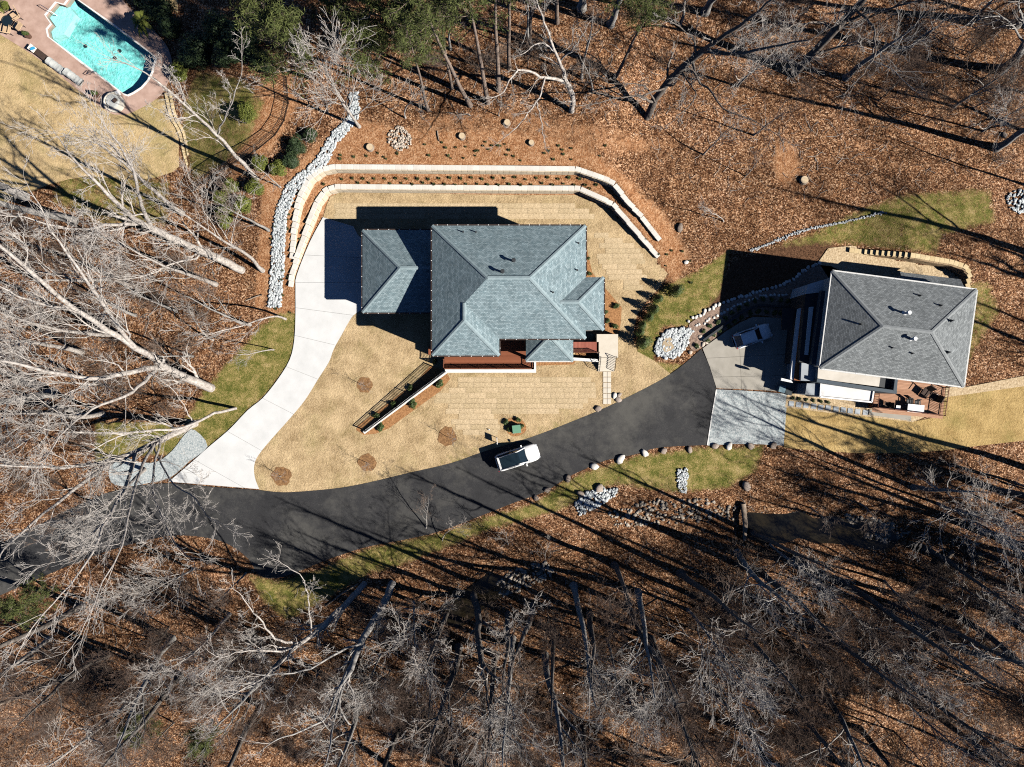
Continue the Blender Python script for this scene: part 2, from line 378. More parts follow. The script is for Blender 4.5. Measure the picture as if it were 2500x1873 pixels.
M['coping'] = pm('coping', (.72,.70,.66), (.8,.78,.75), 2, 0.7)
M['pooldeck'] = pm('stamped_deck', (.36,.235,.185), (.52,.365,.30), 0.9, 0.75, 0.2, 4.0)
M['court'] = pm('court_green', (.006,.075,.065), (.010,.105,.09), 1.0, 0.7)
M['court_line'] = pm('court_line', (.75,.75,.72))
M['tan_fabric'] = pm('tan_fabric', (.52,.36,.22), (.62,.45,.29), 2.0, 0.9)
M['grey_cover'] = pm('grey_cover', (.36,.37,.36), (.48,.49,.47), 2.0, 0.85, 0.6, 4.0, bd=0.1)
M['brown_wicker'] = pm('brown_wicker', (.045,.028,.022), (.075,.05,.04), 6.0, 0.8)
M['cream'] = pm('cream_cushion', (.60,.55,.46), (.7,.65,.56), 2.0, 0.9)
M['blue'] = pm('blue_towel', (.03,.30,.55), (.05,.36,.62), 2.0, 0.9)
M['terracotta'] = pm('pot', (.10,.055,.04), (.16,.09,.06), 3.0, 0.8)
M['flagstone'] = pm('flagstone', (.27,.31,.35), (.45,.48,.51), 2.5, 0.8, objrand=True)
M['sandstone'] = pm('yellow_edging', (.48,.36,.19), (.72,.58,.36), 2.5, 0.9, 0.3, 9.0, objrand=True)
M['paver'] = pm('cream_paver', (.56,.50,.41), (.68,.62,.53), 2.0, 0.85, objrand=True)
M['rubber'] = pm('tyre', (.012,.012,.012), None, 3, 0.9)
M['bin'] = pm('bin_plastic', (.12,.20,.25), (.15,.24,.29), 2, 0.5)
M['bin_dark'] = pm('dark_bin', (.03,.04,.045), None, 2, 0.5)
M['pipe_grey'] = pm('drain_stone', (.28,.30,.32), (.45,.47,.48), 3, 0.85, island=True)
def paint(name, c, rough=0.25, metal=0.0):
    m, nt, b = newmat(name); b.inputs['Base Color'].default_value = (*c, 1); b.inputs['Roughness'].default_value = rough
    b.inputs['Metallic'].default_value = metal; b.inputs['Coat Weight'].default_value = 0.6; b.inputs['Coat Roughness'].default_value = 0.05; return m
M['paint_white'] = paint('white_car_paint', (.78,.78,.77))
M['paint_silver'] = paint('silver_car_paint', (.78,.82,.84), 0.3, 0.0)
M['lamp'] = paint('lamp_glass', (.55,.57,.60), 0.1)
M['lamp_red'] = paint('tail_lamp', (.35,.02,.02), 0.2)
def shingle(name, c1, c2, c3):
    m, nt, b = newmat(name); uv = nt.nodes.new('ShaderNodeUVMap').outputs[0]
    br = nt.nodes.new('ShaderNodeTexBrick'); br.inputs['Scale'].default_value = 1.0; br.inputs['Brick Width'].default_value = 0.24
    br.inputs['Row Height'].default_value = 0.14; br.inputs['Mortar Size'].default_value = 0.012; br.inputs['Bias'].default_value = 0.0; br.offset = 0.5
    br.inputs['Color1'].default_value = (*c1, 1); br.inputs['Color2'].default_value = (*c2, 1); br.inputs['Mortar'].default_value = (*c3, 1)
    nt.links.new(uv, br.inputs['Vector'])
    n = noise(nt, uv, 0.7, 5.0); c = mixc(nt, 1.0, br.outputs['Color'], ramp(nt, n, [(0.3, 0.82), (0.7, 1.12)]), 'MULTIPLY')
    n2 = noise(nt, uv, 9.0, 2.0); c = mixc(nt, 1.0, c, ramp(nt, n2, [(0.3, 0.8), (0.7, 1.2)]), 'MULTIPLY')
    nt.links.new(c, b.inputs['Base Color']); b.inputs['Roughness'].default_value = 0.9; b.inputs['Specular IOR Level'].default_value = 0.15
    bump(nt, b, br.outputs['Fac'], -0.5, 0.02); return m
M['shingle'] = shingle('blue_grey_shingle', (.150,.210,.232), (.290,.365,.390), (.085,.12,.135))
M['shingle2'] = shingle('grey_shingle', (.140,.152,.158), (.262,.280,.286), (.08,.088,.09))
M['ridge'] = pm('ridge_cap', (.20,.265,.285), (.29,.36,.38), 3.0, 0.9, objrand=True)
M['ridge2'] = pm('ridge_cap_grey', (.19,.205,.21), (.26,.275,.28), 3.0, 0.9, objrand=True)
m, nt, b = newmat('pool_water')
for n in list(nt.nodes):
    if n.type != 'OUTPUT_MATERIAL': nt.nodes.remove(n)
out = nt.nodes['Material Output']; tr = nt.nodes.new('ShaderNodeBsdfTransparent'); tr.inputs[0].default_value = (.80, .985, .985, 1)
gl = nt.nodes.new('ShaderNodeBsdfGlossy'); gl.inputs['Roughness'].default_value = 0.08
fr = nt.nodes.new('ShaderNodeFresnel'); fr.inputs[0].default_value = 1.33
mx = nt.nodes.new('ShaderNodeMixShader'); mx.inputs[0].default_value = 0.05; nt.links.new(tr.outputs[0], mx.inputs[1]); nt.links.new(gl.outputs[0], mx.inputs[2])
bp = nt.nodes.new('ShaderNodeBump'); bp.inputs['Strength'].default_value = 0.5; bp.inputs['Distance'].default_value = 0.06
nt.links.new(noise(nt, coords(nt), 2.5, 3.0), bp.inputs['Height']); nt.links.new(bp.outputs[0], gl.inputs['Normal']); nt.links.new(bp.outputs[0], fr.inputs['Normal'])
nt.links.new(mx.outputs[0], out.inputs[0]); M['pool_water'] = m
# ================================================================== THE SETTING
def in_poly(P, poly):
    P = np.asarray(P); x, y = P[:, 0], P[:, 1]; r = np.zeros(len(P), bool); n = len(poly)
    for i in range(n):
        (x0, y0), (x1, y1) = poly[i], poly[(i + 1) % n]
        if y0 == y1: continue
        c = ((y0 > y) != (y1 > y)) & (x < (x1 - x0) * (y - y0) / (y1 - y0) + x0); r ^= c
    return r
def poly_dist(P, poly):
    d = np.full(len(P), 1e9); n = len(poly); A = np.array(poly, float)
    for i in range(n):
        a, b = A[i], A[(i + 1) % n]; ab = b - a; t = np.clip(((P - a) @ ab) / (ab @ ab + 1e-9), 0, 1)
        q = P - a - t[:, None] * ab; d = np.minimum(d, np.hypot(q[:, 0], q[:, 1]))
    return np.where(in_poly(P, poly), d, -d)
POOL = [(139,8),(113,39),(128,60),(117,73),(121,91),(205,154),(303,229),(312,232),(325,226),(345,213),(360,196),(371,175),(374,158),(379,146),(374,136),(280,66),(189,0),(176,-9),(159,14)]
ax = np.concatenate([[-400,-250,-150,-110,-90,-80], np.arange(-74, 74.1, 0.4), [80,90,110,150,250,400]])
ay = np.concatenate([[-400,-250,-150,-100,-80,-70], np.arange(-60, 60.1, 0.4), [70,80,100,150,250,400]])
gx, gy = np.meshgrid(ax, ay); P = np.stack([gx.ravel(), gy.ravel()], 1)
gz = terrain(P)
pool_w = toW(POOL)
gz = np.where(poly_dist(P, pool_w) > -0.6, -2.4, gz)
PIX = np.stack([1250 + P[:, 0] * PXM * CAM_H / (CAM_H - gz), 936.5 - P[:, 1] * PXM * CAM_H / (CAM_H - gz)], 1)
gz = gz - 0.03
nx, ny = len(ax), len(ay)
i = (np.arange(ny - 1)[:, None] * nx + np.arange(nx - 1)[None, :]).ravel()
me = fastmesh('ground', np.column_stack([P, gz]), quads=np.stack([i, i + 1, i + nx + 1, i + nx], 1), mats=[M['ground']], smoothf=True)
ZON = {
 'grass': [([(730,762),(725,830),(712,878),(683,925),(642,975),(610,1000),(562,1052),(512,1095),(470,1080),(450,1030),(490,965),(550,890),(590,850),(630,800),(680,765)], 30, 0.9),
  ([(1300,1228),(1380,1170),(1450,1142),(1560,1110),(1700,1090),(1870,1085),(1850,1150),(1780,1195),(1650,1205),(1500,1185),(1440,1205),(1380,1245),(1200,1295),(1000,1375),(900,1405),(790,1470),(700,1520),(640,1470),(600,1400),(680,1415),(760,1395),(900,1335),(1080,1298),(1200,1255)], 22, 0.72),
  ([(1850,610),(1990,560),(2080,515),(2200,470),(2420,455),(2440,545),(2310,575),(2285,625),(2080,602),(2020,602)], 25, 0.62),
  ([(1545,880),(1560,800),(1610,700),(1700,660),(1790,600),(1760,720),(1690,800),(1620,800),(1600,880),(1680,890),(1640,920)], 14, 0.66),
  ([(230,1030),(400,1030),(460,1055),(420,1110),(300,1115),(230,1140)], 14, 0.8),
  ([(440,250),(480,170),(600,190),(650,250),(610,350),(520,425),(470,445),(440,350)], 20, 0.62),
  ([(2300,690),(2420,680),(2450,760),(2380,870),(2360,930)], 25, 0.55),
  ([(130,400),(420,430),(420,560),(250,560),(120,500)], 30, 0.55)],
 'clay': [([(726,800),(655,775),(640,700),(650,560),(690,440),(755,365),(850,285),(920,300),(1020,315),(1250,310),(1420,345),(1520,420),(1625,520),(1690,625),(1650,710),(1600,640),(1400,560),(900,560),(750,700)], 38, 0.82),
  ([(1895,340),(1945,355),(1955,420),(1915,460),(1885,420)], 14, 0.75),
  ([(560,380),(620,200),(700,170),(730,260),(680,350),(620,420),(560,470)], 20, 0.7),
  ([(640,430),(700,420),(660,560),(645,760),(620,760),(630,600)], 12, 0.8),
  ([(1000,270),(1300,250),(1700,350),(1500,400),(1250,330),(1000,330)], 40, 0.5)],
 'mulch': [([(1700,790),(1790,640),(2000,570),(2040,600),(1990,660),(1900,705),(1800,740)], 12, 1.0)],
}
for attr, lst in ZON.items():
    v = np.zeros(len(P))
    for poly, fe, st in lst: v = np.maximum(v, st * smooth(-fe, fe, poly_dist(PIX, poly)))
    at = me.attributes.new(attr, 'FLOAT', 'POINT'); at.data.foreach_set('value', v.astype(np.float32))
ground = place('ground', me, kind='structure')
ground['label'] = 'woodland floor of brown fallen leaves, red clay and patchy grass'

def sheet_obj(name, px, z, m, label=None, z0=None, holes=(), kind='structure', parent=None):
    b = MB(); w = toW(px, z)
    if z0 is None: b.sheet(w, z, [toW(h, z) for h in holes])
    else: b.prism(w, z0, z, [toW(h, z) for h in holes])
    o = b.build(name, m, parent, kind=kind)
    if label: o['label'] = label
    return o
def smoothpoly(pts, n=4):
    """closed Catmull-Rom through px points"""
    out = []; k = len(pts)
    for i in range(k):
        p0, p1, p2, p3 = (np.array(pts[(i + j - 1) % k], float) for j in range(4))
        for t in np.arange(n) / n:
            out.append(tuple(0.5 * (2*p1 + (p2-p0)*t + (2*p0-5*p1+4*p2-p3)*t*t + (3*p1-p0-3*p2+p3)*t**3)))
    return out
def smoothline(pts, n=4):
    out = []; k = len(pts); A = [np.array(p, float) for p in pts]
    for i in range(k - 1):
        p0 = A[max(i-1, 0)]; p1 = A[i]; p2 = A[i+1]; p3 = A[min(i+2, k-1)]
        for t in np.arange(n) / n:
            out.append(0.5 * (2*p1 + (p2-p0)*t + (2*p0-5*p1+4*p2-p3)*t*t + (3*p1-p0-3*p2+p3)*t**3))
    out.append(A[-1]); return [tuple(p) for p in out]
ROADTOP = smoothline([(-80,1365),(60,1300),(200,1230),(300,1193),(413,1180),(520,1189),(633,1197),(690,1202),(750,1199),(830,1191),(900,1178),(1000,1154),(1100,1131),(1180,1103),(1292,1069),(1377,1037),(1463,1002),(1517,977),(1587,942),(1637,913),(1675,885),(1712,852)], 3)
DRIVER_ = smoothline([(884,756),(863,770),(850,789),(834,818),(815,852),(803,884),(777,925),(746,975),(711,1018),(663,1072),(632,1110),(621,1135),(622,1165),(633,1194)], 3)
DRIVEL = smoothline([(413,1176),(470,1127),(508,1093),(560,1049),(605,1002),(642,972),(679,926),(708,878),(719,830),(722,767),(722,703),(725,672),(756,593),(789,531)], 3)
road = ROADTOP + [(1732,894),(1748,949),(1735,1021),(1726,1087)] + smoothline([(1726,1087),(1669,1089),(1602,1094),(1549,1110),(1479,1124),(1422,1148),(1384,1167),(1327,1202),(1259,1226),(1145,1271),(1075,1297),(996,1316),(901,1334),(853,1348),(790,1370),(727,1396),(673,1412),(632,1404),(607,1365),(560,1330),(500,1312),(400,1310),(250,1350),(100,1410),(-80,1490)], 3)
def clip(poly, a, b):
    """keep the part of poly left of a->b"""
    out = []; n = len(poly); nx_, ny_ = -(b[1] - a[1]), b[0] - a[0]
    f = lambda p: (p[0] - a[0]) * nx_ + (p[1] - a[1]) * ny_
    for i in range(n):
        p, q = poly[i], poly[(i + 1) % n]; fp, fq = f(p), f(q)
        if fp >= 0: out.append(p)
        if (fp >= 0) != (fq >= 0):
            t = fp / (fp - fq); out.append((p[0] + (q[0]-p[0])*t, p[1] + (q[1]-p[1])*t))
    return out
rw_ = toW(road); rd = MB()
for ca_, cb_ in ((618, None), (None, 618)):
    pc = clip(rw_, W2(618, 2000), W2(618, 0)) if ca_ is None else clip(rw_, W2(618, 0), W2(618, 2000))
    rd.prism(pc, -0.1, 0.035)
rd = rd.build('asphalt_road', M['asphalt'], None, kind='structure'); rd['label'] = 'dark asphalt lane curving past both houses'
drive = DRIVEL + [(863,553),(874,574),(890,590),(940,590),(940,756)] + DRIVER_
def shift(l, d):
    (a, b) = l; v = np.array(b, float) - a; nrm = np.array([-v[1], v[0]]) / np.hypot(*v)
    return (tuple(np.array(a) + nrm * d), tuple(np.array(b) + nrm * d))
def slabs(parent, poly, cuts, z0, z1, m, name):
    pieces = [poly]
    for l in cuts:
        new = []
        for p in pieces:
            for q in (clip(p, *shift(l, 0.012)), clip(p, *shift((l[1], l[0]), 0.012))):
                if len(q) > 2 and abs(sum(q[k][0]*q[(k+1)%len(q)][1]-q[(k+1)%len(q)][0]*q[k][1] for k in range(len(q)))) > 0.3: new.append(q)
        pieces = new
    for q in pieces: MB().prism(q, z0, z1).build(name, m, parent)
dw = empty('concrete_driveway', (*W2(760, 800), 0), 'bright new concrete driveway sweeping down to the asphalt lane'); dw['kind'] = 'structure'
MB().sheet(toW(drive), 0.02).build('joint_bed', M['joint'], dw)
cuts = [(W2(*a), W2(*b)) for a, b in (((650,618),(960,634)), ((650,690),(960,690)), ((650,742),(960,783)), ((640,800),(900,862)), ((600,856),(900,975)), ((560,930),(860,1085)), ((480,1010),(780,1180)), ((400,1080),(640,1215)))]
slabs(dw, toW(drive), cuts, 0.0, 0.075, M['concrete_new'], 'slab')
pad = [(1715,851),(1745,829),(1775,807),(1806,788),(1838,774),(1875,775),(1960,781),(1960,958),(1900,956),(1865,953),(1802,950),(1749,948),(1732,894)]
pd = empty('concrete_pad', (*W2(1830, 860), 0), 'grey concrete parking pad in front of the angled house garage'); pd['kind'] = 'structure'
MB().sheet(toW(pad), 0.02).build('joint_bed', M['joint'], pd)
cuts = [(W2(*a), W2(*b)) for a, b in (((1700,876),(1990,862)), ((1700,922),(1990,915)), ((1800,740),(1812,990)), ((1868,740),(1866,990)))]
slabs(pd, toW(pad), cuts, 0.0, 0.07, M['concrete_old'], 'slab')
sheet_obj('gravel_drive', [(1750,951),(1802,953),(1865,957),(1921,962),(1921,985),(1917,1040),(1913,1088),(1860,1085),(1790,1084),(1728,1088),(1737,1021)], 0.05, M['gravel_grey'], 'pale grey gravel parking bay beside the concrete pad', -0.1)
b = MB(); b.bar(W(1749,951,.04), W(1737,1021,.04), .12, .1); b.bar(W(1737,1021,.04), W(1727,1087,.04), .12, .1)
b.build('gravel_kerb', M['white_conc'], kind='structure')
# lawns
lawn = [(789,531),(796,505),(806,480),(830,470),(1200,474),(1409,475),(1450,490),(1490,511),(1527,551),(1603,632),(1630,668),(1610,703),(1580,735),(1556,767),(1548,798),(1546,830),(1556,858),(1596,880),(1637,913)]
r2 = [p for p in ROADTOP if 633 < p[0] < 1637][::-1]
lawn_px = lawn + r2 + [(633,1196)] + DRIVER_[::-1][1:] + [(884,756),(890,590),(874,574),(863,553)]
lw = sheet_obj('front_and_back_lawn', lawn_px, 0.02, M['lawn'], 'dormant straw coloured lawn wrapping the large blue roofed house', -0.1)
lw.name = 'lawn'; WL['lawn'] = np.zeros(3)
sodme = MB().box(0, 0, 0, 1, 1, 1).mesh('sod_piece', M['sod'])
def sod(px0, px1, py0, py1, L, horizontal=True, region=None):
    x0, y1 = W2(px0, py0); x1, y0 = W2(px1, py1); Wd = 0.57
    lanes = np.arange(y0 if horizontal else x0, y1 if horizontal else x1, Wd)
    for k, t in enumerate(lanes):
        s = (x0 if horizontal else y0) - random.random() * L; e = x1 if horizontal else y1
        while s < e:
            ll = L * random.uniform(0.8, 1.15); cx, cy = (s + ll / 2, t + Wd / 2) if horizontal else (t + Wd / 2, s + ll / 2); s += ll
            corners = [(cx + a * (ll if horizontal else Wd) * .5, cy + b_ * (Wd if horizontal else ll) * .5) for a in (-1, 1) for b_ in (-1, 1)]
            if not np.all(poly_dist(np.array(corners), region) > 0.15): continue
            o = place('sod_piece', sodme, lw); o.location = (cx, cy, 0.0)
            o.scale = ((ll if horizontal else Wd) - .015, (Wd if horizontal else ll) - .015, 0.032 + random.random() * 0.014)
            o.rotation_euler = (0, 0, random.gauss(0, .008))
sod(1095, 1470, 914, 1075, 1.75, True, toW([(1110,912),(1462,912),(1466,985),(1440,1000),(1300,1050),(1290,1015),(1232,1015),(1225,1070),(1130,1080),(1060,1000),(1030,970)]))
sod(800, 1620, 478, 548, 1.9, True, toW([(812,484),(1400,484),(1440,500),(1480,520),(1510,548),(800,548)]))
sod(1440, 1640, 550, 735, 1.9, True, toW([(1442,552),(1518,552),(1600,640),(1620,670),(1580,725),(1530,735),(1480,690),(1440,660)]))
sheet_obj('side_lawn', [(1917,992),(2006,1004),(2123,1016),(2227,1030),(2294,1017),(2307,968),(2354,962),(2500,941),(2600,930),(2600,1060),(2500,1076),(2402,1087),(2300,1100),(2212,1107),(2085,1106),(1990,1100),(1914,1093)], 0.025, M['lawn_gold'], 'golden dormant lawn below the angled house deck', -0.1)
sheet_obj('pool_lawn', smoothpoly([(-80,30),(0,82),(107,151),(189,217),(260,268),(315,274),(378,243),(415,250),(440,320),(452,380),(420,420),(330,440),(220,430),(120,450),(40,480),(-80,490)], 2), 0.02, M['turf'], 'tan dormant lawn between the pool terrace and the left wood', -0.1)
sheet_obj('sandy_lawn', smoothpoly([(390,-40),(420,20),(470,52),(530,55),(580,30),(610,-10),(600,-60)], 3), 0.02, M['turf'], 'tan lawn patch at the top edge behind the hedge')
# creek
for cpx, l in (([(1830,1240),(1900,1235),(1990,1230),(2060,1235),(2130,1260),(2190,1300),(2170,1350),(2090,1345),(2000,1345),(1900,1340),(1835,1330)], 'dark creek pool below the golden lawn'), ([(1075,1490),(1120,1455),(1180,1410),(1230,1375),(1270,1380),(1280,1440),(1215,1475),(1170,1510),(1120,1540)], 'brown creek water at the bend below the lane')):
    o = MB().sheet(toW(smoothpoly(cpx, 3), -.6), -0.76).build('creek_water', M['water_creek'], kind='structure'); o['label'] = l
# pine straw and mulch beds
def bed(name, px, m, label, z=0.045): return sheet_obj(name, px, z, m, label, -0.1)
bed('mulch_bed', [(1474,700),(1491,719),(1518,751),(1516,785),(1511,817),(1457,818),(1430,810),(1430,690),(1432,600),(1440,640),(1446,665)], M['mulch'], 'pine straw bed along the right end of the large house')
bed('mulch_bed', [(1290,882),(1405,882),(1400,890),(1310,893)], M['mulch'], 'thin pine straw strip below the entry porch roof')
bed('mulch_bed', [(1050,893),(1088,905),(1099,925),(1075,955),(949,1046),(917,1059),(888,1062),(869,1050),(875,1038),(1020,930)], M['mulch'], 'pine straw strip either side of the slanting white wall')
bed('mulch_bed', smoothpoly([(1232,1030),(1250,1020),(1270,1022),(1284,1040),(1280,1057),(1255,1066),(1238,1055)], 3), M['mulch'], 'pine straw bed around the green utility cabinet')
bed('mulch_bed', [(1405,862),(1460,862),(1460,876),(1405,874)], M['mulch'], 'pine straw slot under the red footbridge')
for (px, py, r, l) in ((890,940,20,'nearest the slanting wall'), (1092,1066,24,'nearest the parked white car'), (896,1130,22,'midway along the lane edge'), (687,1163,24,'in the driveway corner')):
    bed('mulch_ring', [(px + r * random.uniform(.84,1.12) * math.cos(a), py + r * random.uniform(.84,1.12) * math.sin(a)) for a in np.arange(18) * math.pi / 9], M['mulch_dark'], 'round brown mulch ring ' + l)
sheet_obj('gravel_bed', [(1998,640),(2022,606),(2080,600),(2160,616),(2290,642),(2345,668),(2360,710),(2330,720),(2030,690)], 0.05, M['gravel_tan'], 'tan gravel yard behind the angled house', -0.1)
sheet_obj('gravel_bed', [(1921,962),(1990,960),(2060,975),(2125,985),(2130,1000),(2230,1012),(2260,1010),(2258,1018),(2228,1031),(2123,1018),(2006,1006),(1917,994)], 0.055, M['gravel_tan'], 'tan gravel strip under the stepping stones', -0.1)
sheet_obj('gravel_bed', [(2310,945),(2360,945),(2500,918),(2600,900),(2600,930),(2500,943),(2354,964),(2307,970)], 0.05, M['gravel_tan'], 'tan gravel strip right of the cedar deck', -0.1)
sheet_obj('gravel_path', smoothpoly([(1684,790),(1743,754),(1806,729),(1882,707),(1929,691),(1964,663),(2001,647),(2050,660),(2020,700),(1960,740),(1916,778),(1875,772),(1838,770),(1806,783),(1775,803),(1715,848),(1690,856),(1680,830)], 2), 0.05, M['gravel_red'], 'curving reddish gravel bed above the concrete pad', -0.1)
sheet_obj('gravel_apron', smoothpoly([(475,1050),(506,1090),(460,1128),(415,1166),(360,1180),(310,1188),(272,1178),(268,1140),(301,1117),(340,1128),(382,1128),(421,1100),(452,1060)], 3), 0.045, M['gravel_grey'], 'grey gravel apron under the branches left of the driveway', -0.1)
sheet_obj('sports_court', [(800,-60),(760,20),(700,66),(660,100),(668,116),(720,112),(790,72),(830,20),(850,-60)], 0.03, M['court'], 'dark green sports court at the top edge', -0.1)
b = MB()
arc = [W(755 + 70 * math.cos(a), 0 + 62 * math.sin(a), .05) for a in np.linspace(.35, 2.4, 14)]
for p, q in zip(arc[:-1], arc[1:]): b.bar(p, q, .1, .01)
arc = [W(760 + 36 * math.cos(a), -5 + 40 * math.sin(a), .05) for a in np.linspace(.5, 2.6, 10)]
for p, q in zip(arc[:-1], arc[1:]): b.bar(p, q, .1, .01)
b.build('court_line', M['court_line'], kind='structure')
# pool terrace, basin and water
sheet_obj('pool_terrace', smoothpoly([(-80,40),(0,84),(107,153),(189,219),(262,272),(290,280),(320,275),(378,244),(404,212),(420,170),(415,130),(395,95),(345,45),(300,0),(280,-60),(-80,-60)], 3), 0.05, M['pooldeck'], 'pinkish stamped concrete terrace round the pool', -0.6, holes=[POOL])
pool = empty('swimming_pool', (*W2(245, 120), 0), 'turquoise swimming pool with rounded end and entry steps', 'pool')
b = MB(); pw = toW(POOL); n = len(pw)
tri = MB().sheet(pw, -1.35); b.add(tri.v, tri.f)
b.add([(p[0], p[1], z) for z in (-1.35, 0.045) for p in pw], [(k, (k+1) % n, n + (k+1) % n, n + k) for k in range(n)])
b.build('basin', M['pool_plaster'], pool)
MB().prism(toW([(140,10),(115,39),(130,60),(119,73),(123,90),(150,78),(178,30),(165,12)]), -1.3, -0.42).build('entry_step', M['pool_shelf'], pool)
cen = np.mean(POOL, axis=0)
b = MB(); outp = [tuple(np.array(p) + (np.array(p) - cen) / np.hypot(*(np.array(p) - cen)) * 5) for p in POOL]
b.prism(toW(outp), 0.03, 0.075, [pw]); b.build('coping', M['coping'], pool)
MB().sheet(toW([tuple(np.array(p) * .999 + cen * .001) for p in POOL]), -0.12).build('water', M['pool_water'], pool)
for px, py in ((190,98),(263,128),(275,110)): MB().cyl(*W2(px, py), -1.34, -1.30, .22, n=10).build('drain_cover', M['bin_dark'], pool)
sheet_obj('puddle', smoothpoly([(1620,832),(1628,824),(1639,826),(1642,840),(1646,849),(1635,857),(1624,860),(1617,846)], 3), 0.16, M['puddle'], 'tan silty puddle in the rock basin', -0.05)

# ================================================================== STONES
def ico(sub, seed, jit=0.25, flat=0.7):
    import bmesh
    bm = bmesh.new(); bmesh.ops.create_icosphere(bm, subdivisions=sub, radius=1.0)
    r = np.random.default_rng(seed); V = np.array([v.co[:] for v in bm.verts]); F = np.array([[l.index for l in f.verts] for f in bm.faces])
    bm.free(); V = V * (1 + r.normal(0, jit, (len(V), 1)).clip(-.4, .4)); V[:, 2] *= flat; return V, F
ICO = [ico(1, s, 0.16) for s in range(5)]
def rocks_mesh(name, pts, sizes, m, seed=1, zfun=None):
    r = np.random.default_rng(seed); VV, FF = [], []; n = 0
    for k, (p, s) in enumerate(zip(pts, sizes)):
        V, F = ICO[k % 5]; a = r.random() * 6.28; ca, sa = math.cos(a), math.sin(a); sc = np.array([r.uniform(.8, 1.3), r.uniform(.7, 1.1), r.uniform(.6, 1.0)]) * s
        U = V * sc; U = np.stack([U[:, 0]*ca - U[:, 1]*sa, U[:, 0]*sa + U[:, 1]*ca, U[:, 2]], 1) + np.array(p); VV.append(U); FF.append(F + n); n += len(V)
    return fastmesh(name, np.concatenate(VV), tris=np.concatenate(FF), mats=[m])
def fill(poly, n, seed):
    r = np.random.default_rng(seed); A = np.array(poly); lo, hi = A.min(0), A.max(0); out = []
    while len(out) < n:
        Q = lo + r.random((n * 3, 2)) * (hi - lo); out += [tuple(q) for q in Q[in_poly(Q, poly)]]
    return out[:n]
def riprap(px, n, s0, s1, m, label, seed, lift=0.06):
    w = [G(*p)[:2] for p in px]; pts = fill(w, n, seed); z = terrain(np.array(pts)); r = np.random.default_rng(seed)
    me = rocks_mesh('riprap', [(p[0], p[1], zz + lift) for p, zz in zip(pts, z)], r.uniform(s0, s1, n), m, seed)
    o = place('riprap', me, kind='stuff'); o['label'] = label; o['category'] = 'riprap'
ctr = smoothline([(864,226),(865,255),(863,285),(842,312),(812,344),(795,378),(771,409),(743,432),(713,460),(698,494),(687,523),(680,593),(678,656),(674,703),(671,750)], 3)
A = np.array(ctr); T = np.gradient(A, axis=0); Nn = np.stack([-T[:, 1], T[:, 0]], 1); Nn /= np.linalg.norm(Nn, axis=1, keepdims=True)
hw = np.linspace(11, 16, len(A))[:, None]
riprap([tuple(p) for p in A + Nn * hw] + [tuple(p) for p in (A - Nn * hw)[::-1]], 1900, .09, .20, M['riprap'], 'long pale riprap drainage channel winding past the terrace walls', 11)
riprap(smoothpoly([(1598,857),(1601,838),(1616,819),(1638,803),(1683,801),(1695,806),(1683,824),(1673,850),(1654,869),(1632,875),(1607,869)], 3), 520, .12, .24, M['riprap'], 'teardrop basin of grey riprap by the conical shrubs', 12)
riprap([(1422,1205),(1469,1189),(1510,1195),(1501,1211),(1453,1240),(1415,1259),(1403,1230)], 260, .10, .22, M['riprap'], 'riprap spill at the creek bank below the lane', 13)
riprap([(1655,1146),(1678,1143),(1680,1167),(1674,1203),(1659,1203),(1652,1176)], 170, .08, .16, M['riprap'], 'narrow riprap strip in the grass below the lane', 14)
riprap(smoothpoly([(950,325),(975,308),(1002,330),(1003,355),(975,368),(950,350)], 3), 190, .07, .17, M['rubble'], 'pile of pale broken rubble above the upper terrace wall', 15)
riprap([(2460,470),(2520,455),(2520,520),(2470,520),(2455,490)], 110, .10, .22, M['riprap'], 'grey riprap at the right edge of the frame', 16)
riprap([(1480,1255),(1560,1225),(1700,1215),(1800,1235),(1790,1268),(1600,1280),(1500,1290)], 260, .08, .26, M['creekrock'], 'brown creek stones along the shaded bank', 17, 0.03)
riprap([(2060,1255),(2160,1270),(2220,1300),(2180,1330),(2100,1310)], 220, .10, .26, M['creekrock'], 'stones beside the dark creek pool', 18, 0.03)
riprap([(1195,1440),(1250,1390),(1330,1370),(1360,1400),(1280,1440),(1220,1460)], 220, .08, .24, M['creekrock'], 'pale creek stones at the bend below the lane', 19, 0.03)
# rows of edging rocks beside the red gravel bed
def rockrow(px, step, s, m, label, seed, wob=0.06):
    A = np.array([G(*p) for p in smoothline(px, 4)]); d = np.concatenate([[0], np.cumsum(np.hypot(*np.diff(A[:, :2], axis=0).T))]); r = np.random.default_rng(seed)
    root = empty('rock_edging', tuple(A[0]), label, 'edging'); cnt = 0
    for t in np.arange(0, d[-1], step):
        p = [np.interp(t, d, A[:, k]) for k in range(3)]; V, F = ICO[r.integers(5)]
        key = (m.name, int(r.integers(5)))
        o = place('stone', ROCKME[key], root)
        o.location = np.array(p) + [r.normal(0, wob), r.normal(0, wob), .05] - WL[root.name]; o.rotation_euler = (0, 0, r.random() * 6.28)
        o.scale = np.array([r.uniform(.85, 1.3), r.uniform(.75, 1.05), r.uniform(.6, .9)]) * s
ROCKME = {}
for mk in ('boulder', 'rubble', 'capstone'):
    for k, (V, F) in enumerate([ico(2, 20 + s, 0.10, .75) for s in range(5)]):
        ROCKME[(M[mk].name, k)] = fastmesh('stone', V, tris=F, mats=[M[mk]])
rockrow([(1684,785),(1743,750),(1806,725),(1882,703),(1929,687),(1964,659),(2001,643)], .42, .20, M['capstone'], 'outer row of pale rocks edging the red gravel bed', 3)
rockrow([(1700,797),(1775,757),(1838,731),(1880,722),(1926,722)], .42, .17, M['capstone'], 'inner row of pale rocks along the red gravel bed', 4)
